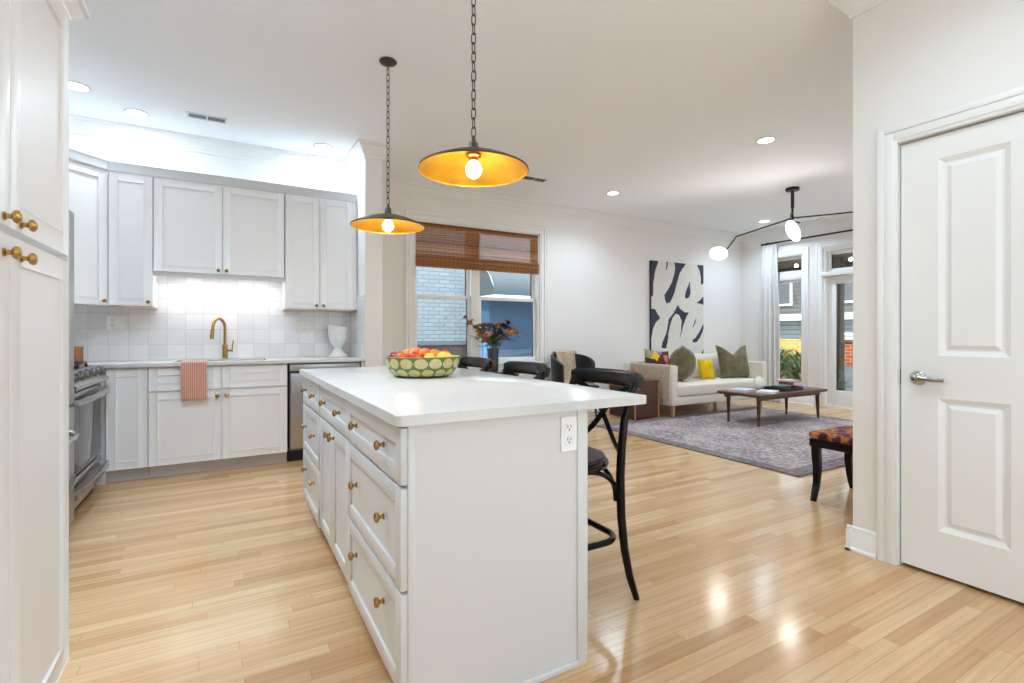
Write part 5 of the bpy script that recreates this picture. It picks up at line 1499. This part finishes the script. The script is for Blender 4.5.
b1 = at(736.5, 236.5, 6.0); e1 = at(727, 249, 6.0); c1_ = at(718.5, 253.5, 5.98)
arm([hub, b1, e1])
camv = (Vector((0, 0, 1.11)) - c1_).normalized()
shell(c1_, camv + Vector((0, 0, -0.35)), rv, 0.104, 0.080, 0.085, SHADE)
b2 = at(880, 209.5, 5.9); e2 = at(915, 235, 5.9); c2_ = at(925, 240, 5.9)
arm([hub + Vector((0, 0, 0.0)), b2, e2]); shell(c2_, Vector((-0.3, -0.2, -0.9)), rv, 0.115, 0.086, 0.085, SHADE)
c3_ = at(793, 231, 5.55); e3 = at(800, 223, 5.70)
arm([hub + Vector((0, 0, 0.06)), at(791, 214, 5.9), at(791, 221, 5.75), e3])
shell(c3_, camv * 0.55 - rv * 0.85 + Vector((0, 0, -0.30)), rv * 0.70 + Vector((0, 0, -1)), 0.125, 0.075, 0.09, SHADE)

# ------------------------------------------------------------------ outside, behind the living room window
struct(MB().box(-6, 60, YW + 0.17, 40, -0.35, -0.25).build('ground_yard', mat('grey_paving', (120, 116, 110), 0.9)))
struct(MB().box(-40, XF + 0.169, -40, YB - 0.16, -0.15, -0.05).build('ground_bounce', mat('pale_bounce_ground', (208, 206, 200), 0.9)))  # unseen pale ground added to bounce daylight in through the added door
struct(MB().box(XF + 0.17, 60, -30, YW + 0.169, -0.35, -0.25).build('ground_front', mat('pale_paving', (150, 146, 140), 0.9)))
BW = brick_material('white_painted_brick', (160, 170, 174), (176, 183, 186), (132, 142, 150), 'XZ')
t = thing('brick_building', 'white painted brick building outside the living room window', 'building', (2.0, 9.2, -0.25))
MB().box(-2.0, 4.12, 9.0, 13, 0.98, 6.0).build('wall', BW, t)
MB().box(-2.02, 4.14, 8.98, 13, -0.25, 0.90).build('plinth_wall', mat('brown_timber', (104, 86, 76), 0.8), t)
MB().box(-2.05, 4.17, 8.93, 13, 0.90, 0.98).build('ledge', mat('grey_ledge', (118, 128, 138), 0.8), t)
MB().box(4.1205, 4.20, 8.97, 9.05, 0.98, 6.0).build('corner_pipe', mat('blue_grey_pipe', (110, 140, 160), 0.6), t)
BS = mat('blue_siding', (50, 92, 126), 0.7, var=(3, (42, 80, 112), (8, 1, 1)))
t = thing('blue_shed', 'blue boarded shed with curved grey awning outside the living room window', 'shed', (6.3, 9.6, -0.25))
MB().box(4.42, 8.6, 8.62, 11, 0.80, 1.82).build('wall', BS, t)
MB().box(4.40, 8.62, 8.60, 11, -0.25, 0.7995).build('base_wall', mat('slate_siding', (96, 116, 140), 0.8), t)
def aw(u, v):
    a = PI * 0.5 * v
    return (4.30 + 4.4 * u, 8.62 - 0.75 * math.cos(a) + 0.3, 1.84 + 0.62 * math.sin(a))
mb = MB(); mb.grid(aw, 10, 10, 0.02); mb.build('awning', mat('grey_canvas', (86, 98, 106), 0.8), t)
mb = MB(); mb.prism([(8.17, 1.84), (8.22, 2.0), (8.4, 2.25), (8.65, 2.42), (8.92, 2.46), (8.92, 1.84)], 4.28, 4.30, m=Matrix(((0, 0, 1, 0), (1, 0, 0, 0), (0, 1, 0, 0), (0, 0, 0, 1)))); mb.build('awning_end', mat('dark_grey_canvas', (70, 80, 88), 0.8), t)
t = thing('garden_chair', 'pale blue garden chair seen low through the living room window', 'chair', (3.85, 7.6, -0.25))
GB = mat('pale_blue_plastic', (120, 176, 222), 0.5)
mb = MB(); mb.box(3.62, 4.08, 7.40, 7.85, 0.35, 0.40, 0.01); mb.build('seat', GB, t)
mb = MB()
for k in range(5): mb.box(3.63 + 0.09 * k, 3.70 + 0.09 * k, 7.83, 7.87, 0.40, 0.98 + 0.05 * math.sin(PI * (k + 0.5) / 5), 0.008)
mb.build('backrest', GB, t)
for x in (3.64, 4.06):
    for y in (7.42, 7.83):
        mb = MB(); mb.tube([(x, y, -0.25), (x, y, 0.37)], 0.02, 8); mb.build('leg', GB, t)

# ------------------------------------------------------------------ outside, beyond the far wall
PORCH = mat('dark_stained_boards', (70, 52, 30), 0.7, var=(3, (52, 38, 22), (1, 14, 1)))
t = thing('porch_roof', 'dark boarded porch ceiling outside the glazed door', 'porch roof', (9.4, 5.0, 2.42))
MB().box(XF + 0.18, 10.7, 1.5, 9.0, 2.52, 2.60).build('boards', PORCH, t)
MB().box(10.55, 10.7, 1.5, 9.0, 2.40, 2.5195).build('beam', PORCH, t)
mb = MB(); mb.box(9.86, 10.02, 5.02, 5.18, -0.25, 2.5195, 0.006)
tag(mb.build('porch_post', PORCH, loc=(9.94, 5.10, -0.25)), 'dark brown porch post seen through the glazed door', 'post')
t = thing('string_lights', 'string of small round bulbs under the porch ceiling', 'string lights', (9.5, 5.2, 2.5))
mb = MB(); pts = [(9.35 + 0.002 * k, 3.0 + 0.16 * k, 2.50 - 0.06 * abs(math.sin(k * PI / 6))) for k in range(24)]
mb.tube(pts, 0.005, 6); mb.build('cable', 'black', t)
for k in range(1, 24, 3):
    mb = MB(); p = Vector(pts[k]); mb.sphere(p + Vector((0, 0, -0.045)), 0.030); mb.build('bulb', 'bulb', t)
MBR = brick_material('buff_brick', (214, 170, 96), (198, 148, 78), (222, 196, 140), 'YZ')
RBR = brick_material('red_brick', (160, 84, 52), (140, 70, 44), (190, 150, 120), 'YZ')
mb = MB(); mb.box(12.4, 12.6, 6.15, 11.0, -0.25, 0.98)
tag(mb.build('garden_wall', MBR), 'low sunlit buff brick wall beyond the far window', 'garden wall')
t = thing('gate_pier', 'red brick pier with pale cap seen through the glazed door', 'pier', (12.0, 5.9, -0.25))
MB().box(11.8, 12.25, 5.45, 6.12, 0.40, 0.98).build('shaft', RBR, t)
MB().box(11.75, 12.30, 5.40, 6.148, 0.98, 1.05).build('cap', mat('pale_stone', (216, 206, 188), 0.8), t)
MB().box(11.75, 12.30, 5.40, 6.148, -0.25, 0.3995).build('plinth', mat('pale_render', (204, 204, 204), 0.8), t)


def plant(label, x, y, h, rad, n, seed, base_z=-0.25, lw=0.05):
    t = thing('garden_plant', label, 'plant', (x, y, base_z)); r = random.Random(seed)
    mb = MB()
    for k in range(n):
        a = r.uniform(0, 2 * PI); q = r.random() ** 0.5; zz = base_z + h * r.uniform(0.25, 0.9)
        p = Vector((x + rad * 0.8 * q * math.cos(a), y + rad * 0.8 * q * math.sin(a), zz))
        leafm(mb, p, Vector((math.cos(a), math.sin(a), r.uniform(0.2, 1.6))), r.uniform(0.12, 0.24), lw * r.uniform(0.7, 1.3))
    mb.build('foliage', 'leafb', t, recalc=False)
    mb = MB()
    for k in range(7):
        a = 2 * PI * k / 7; mb.tube([(x + 0.03 * math.cos(a), y + 0.03 * math.sin(a), base_z), (x + rad * 0.6 * math.cos(a), y + rad * 0.6 * math.sin(a), base_z + h * 0.75)], 0.008, 5)
    mb.build('stems', 'stem', t)
    return t


plant('bushy green plant in front of the buff brick wall, right of window', 11.40, 6.62, 0.95, 0.40, 420, 3)
plant('tall leafy green plant in front of the buff brick wall, middle of window', 11.75, 7.45, 1.05, 0.38, 420, 4)
plant('leafy green plant in front of the buff brick wall, near the curtain', 11.6, 8.35, 0.95, 0.42, 360, 5)
plant('small bright plant at the foot of the porch post', 9.50, 4.93, 0.50, 0.16, 90, 6, lw=0.04)
# house across the street
SID = stripes('grey_siding', (150, 156, 158), (112, 118, 122), 'Z', 0.22, 0.25, 0.8)
t = thing('street_house', 'grey sided house across the street with dark windows', 'building', (26, 14, -0.25))
MB().box(24, 30, 2, 26, 2.05, 5.2).build('wall', stripes('dark_siding', (84, 86, 84), (60, 62, 62), 'Z', 0.2, 0.25, 0.8), t)
MB().box(23.4, 30, 2, 26, 1.75, 2.0495).build('porch_fascia', mat('white_fascia', (206, 206, 204), 0.7), t)
MB().box(24.2, 30, 2, 26, -0.25, 1.7495).build('ground_storey', SID, t)
for k in range(6):
    y = 4.2 + 3.4 * k
    mb = MB(); mb.box(23.94, 23.999, y, y + 1.3, 2.5, 4.4); wn = mb.build('window', 'trim', t)
    MB().box(23.92, 23.939, y + 0.1, y + 1.2, 2.6, 4.3).build('pane', 'ovenglass', wn)
mb = MB()
for k in range(4): mb.tube([(16.5, 3 + k, 0), (16.5, 3 + k, 0)], 0.01, 4) if False else None
mb.bm.free()
# parked car across the street
t = thing('parked_car', 'white car parked in the street beyond the glazed door', 'car', (17, 8.0, -0.25))
CARP = mat('white_car_paint', (226, 228, 232), 0.2)
prof = [(5.6, 0.05), (5.55, 0.45), (5.7, 0.62), (6.6, 0.70), (7.3, 1.12), (8.9, 1.15), (9.7, 0.72), (10.1, 0.66), (10.2, 0.4), (10.15, 0.05)]
mb = MB(); mb.prism(prof, 16.2, 17.9, m=Matrix(((0, 0, 1, 0), (1, 0, 0, 0), (0, 1, 0, 0), (0, 0, 0, 1))), bev=0.05); mb.build('body', CARP, t)
mb = MB(); mb.prism([(6.85, 0.74), (7.38, 1.06), (8.8, 1.08), (9.35, 0.74)], 16.14, 16.199, m=Matrix(((0, 0, 1, 0), (1, 0, 0, 0), (0, 1, 0, 0), (0, 0, 0, 1)))); mb.build('side_window', 'ovenglass', t)
for y in (6.5, 9.3):
    for x in (16.3, 17.8):
        mb = MB(); mb.lathe([(0, -0.1), (0.30, -0.1), (0.33, -0.07), (0.33, 0.07), (0.30, 0.1), (0, 0.1)], 24, Matrix.Translation((x, y, 0.08)) @ Matrix.Rotation(PI / 2, 4, 'Y')); mb.build('wheel', 'black', t)
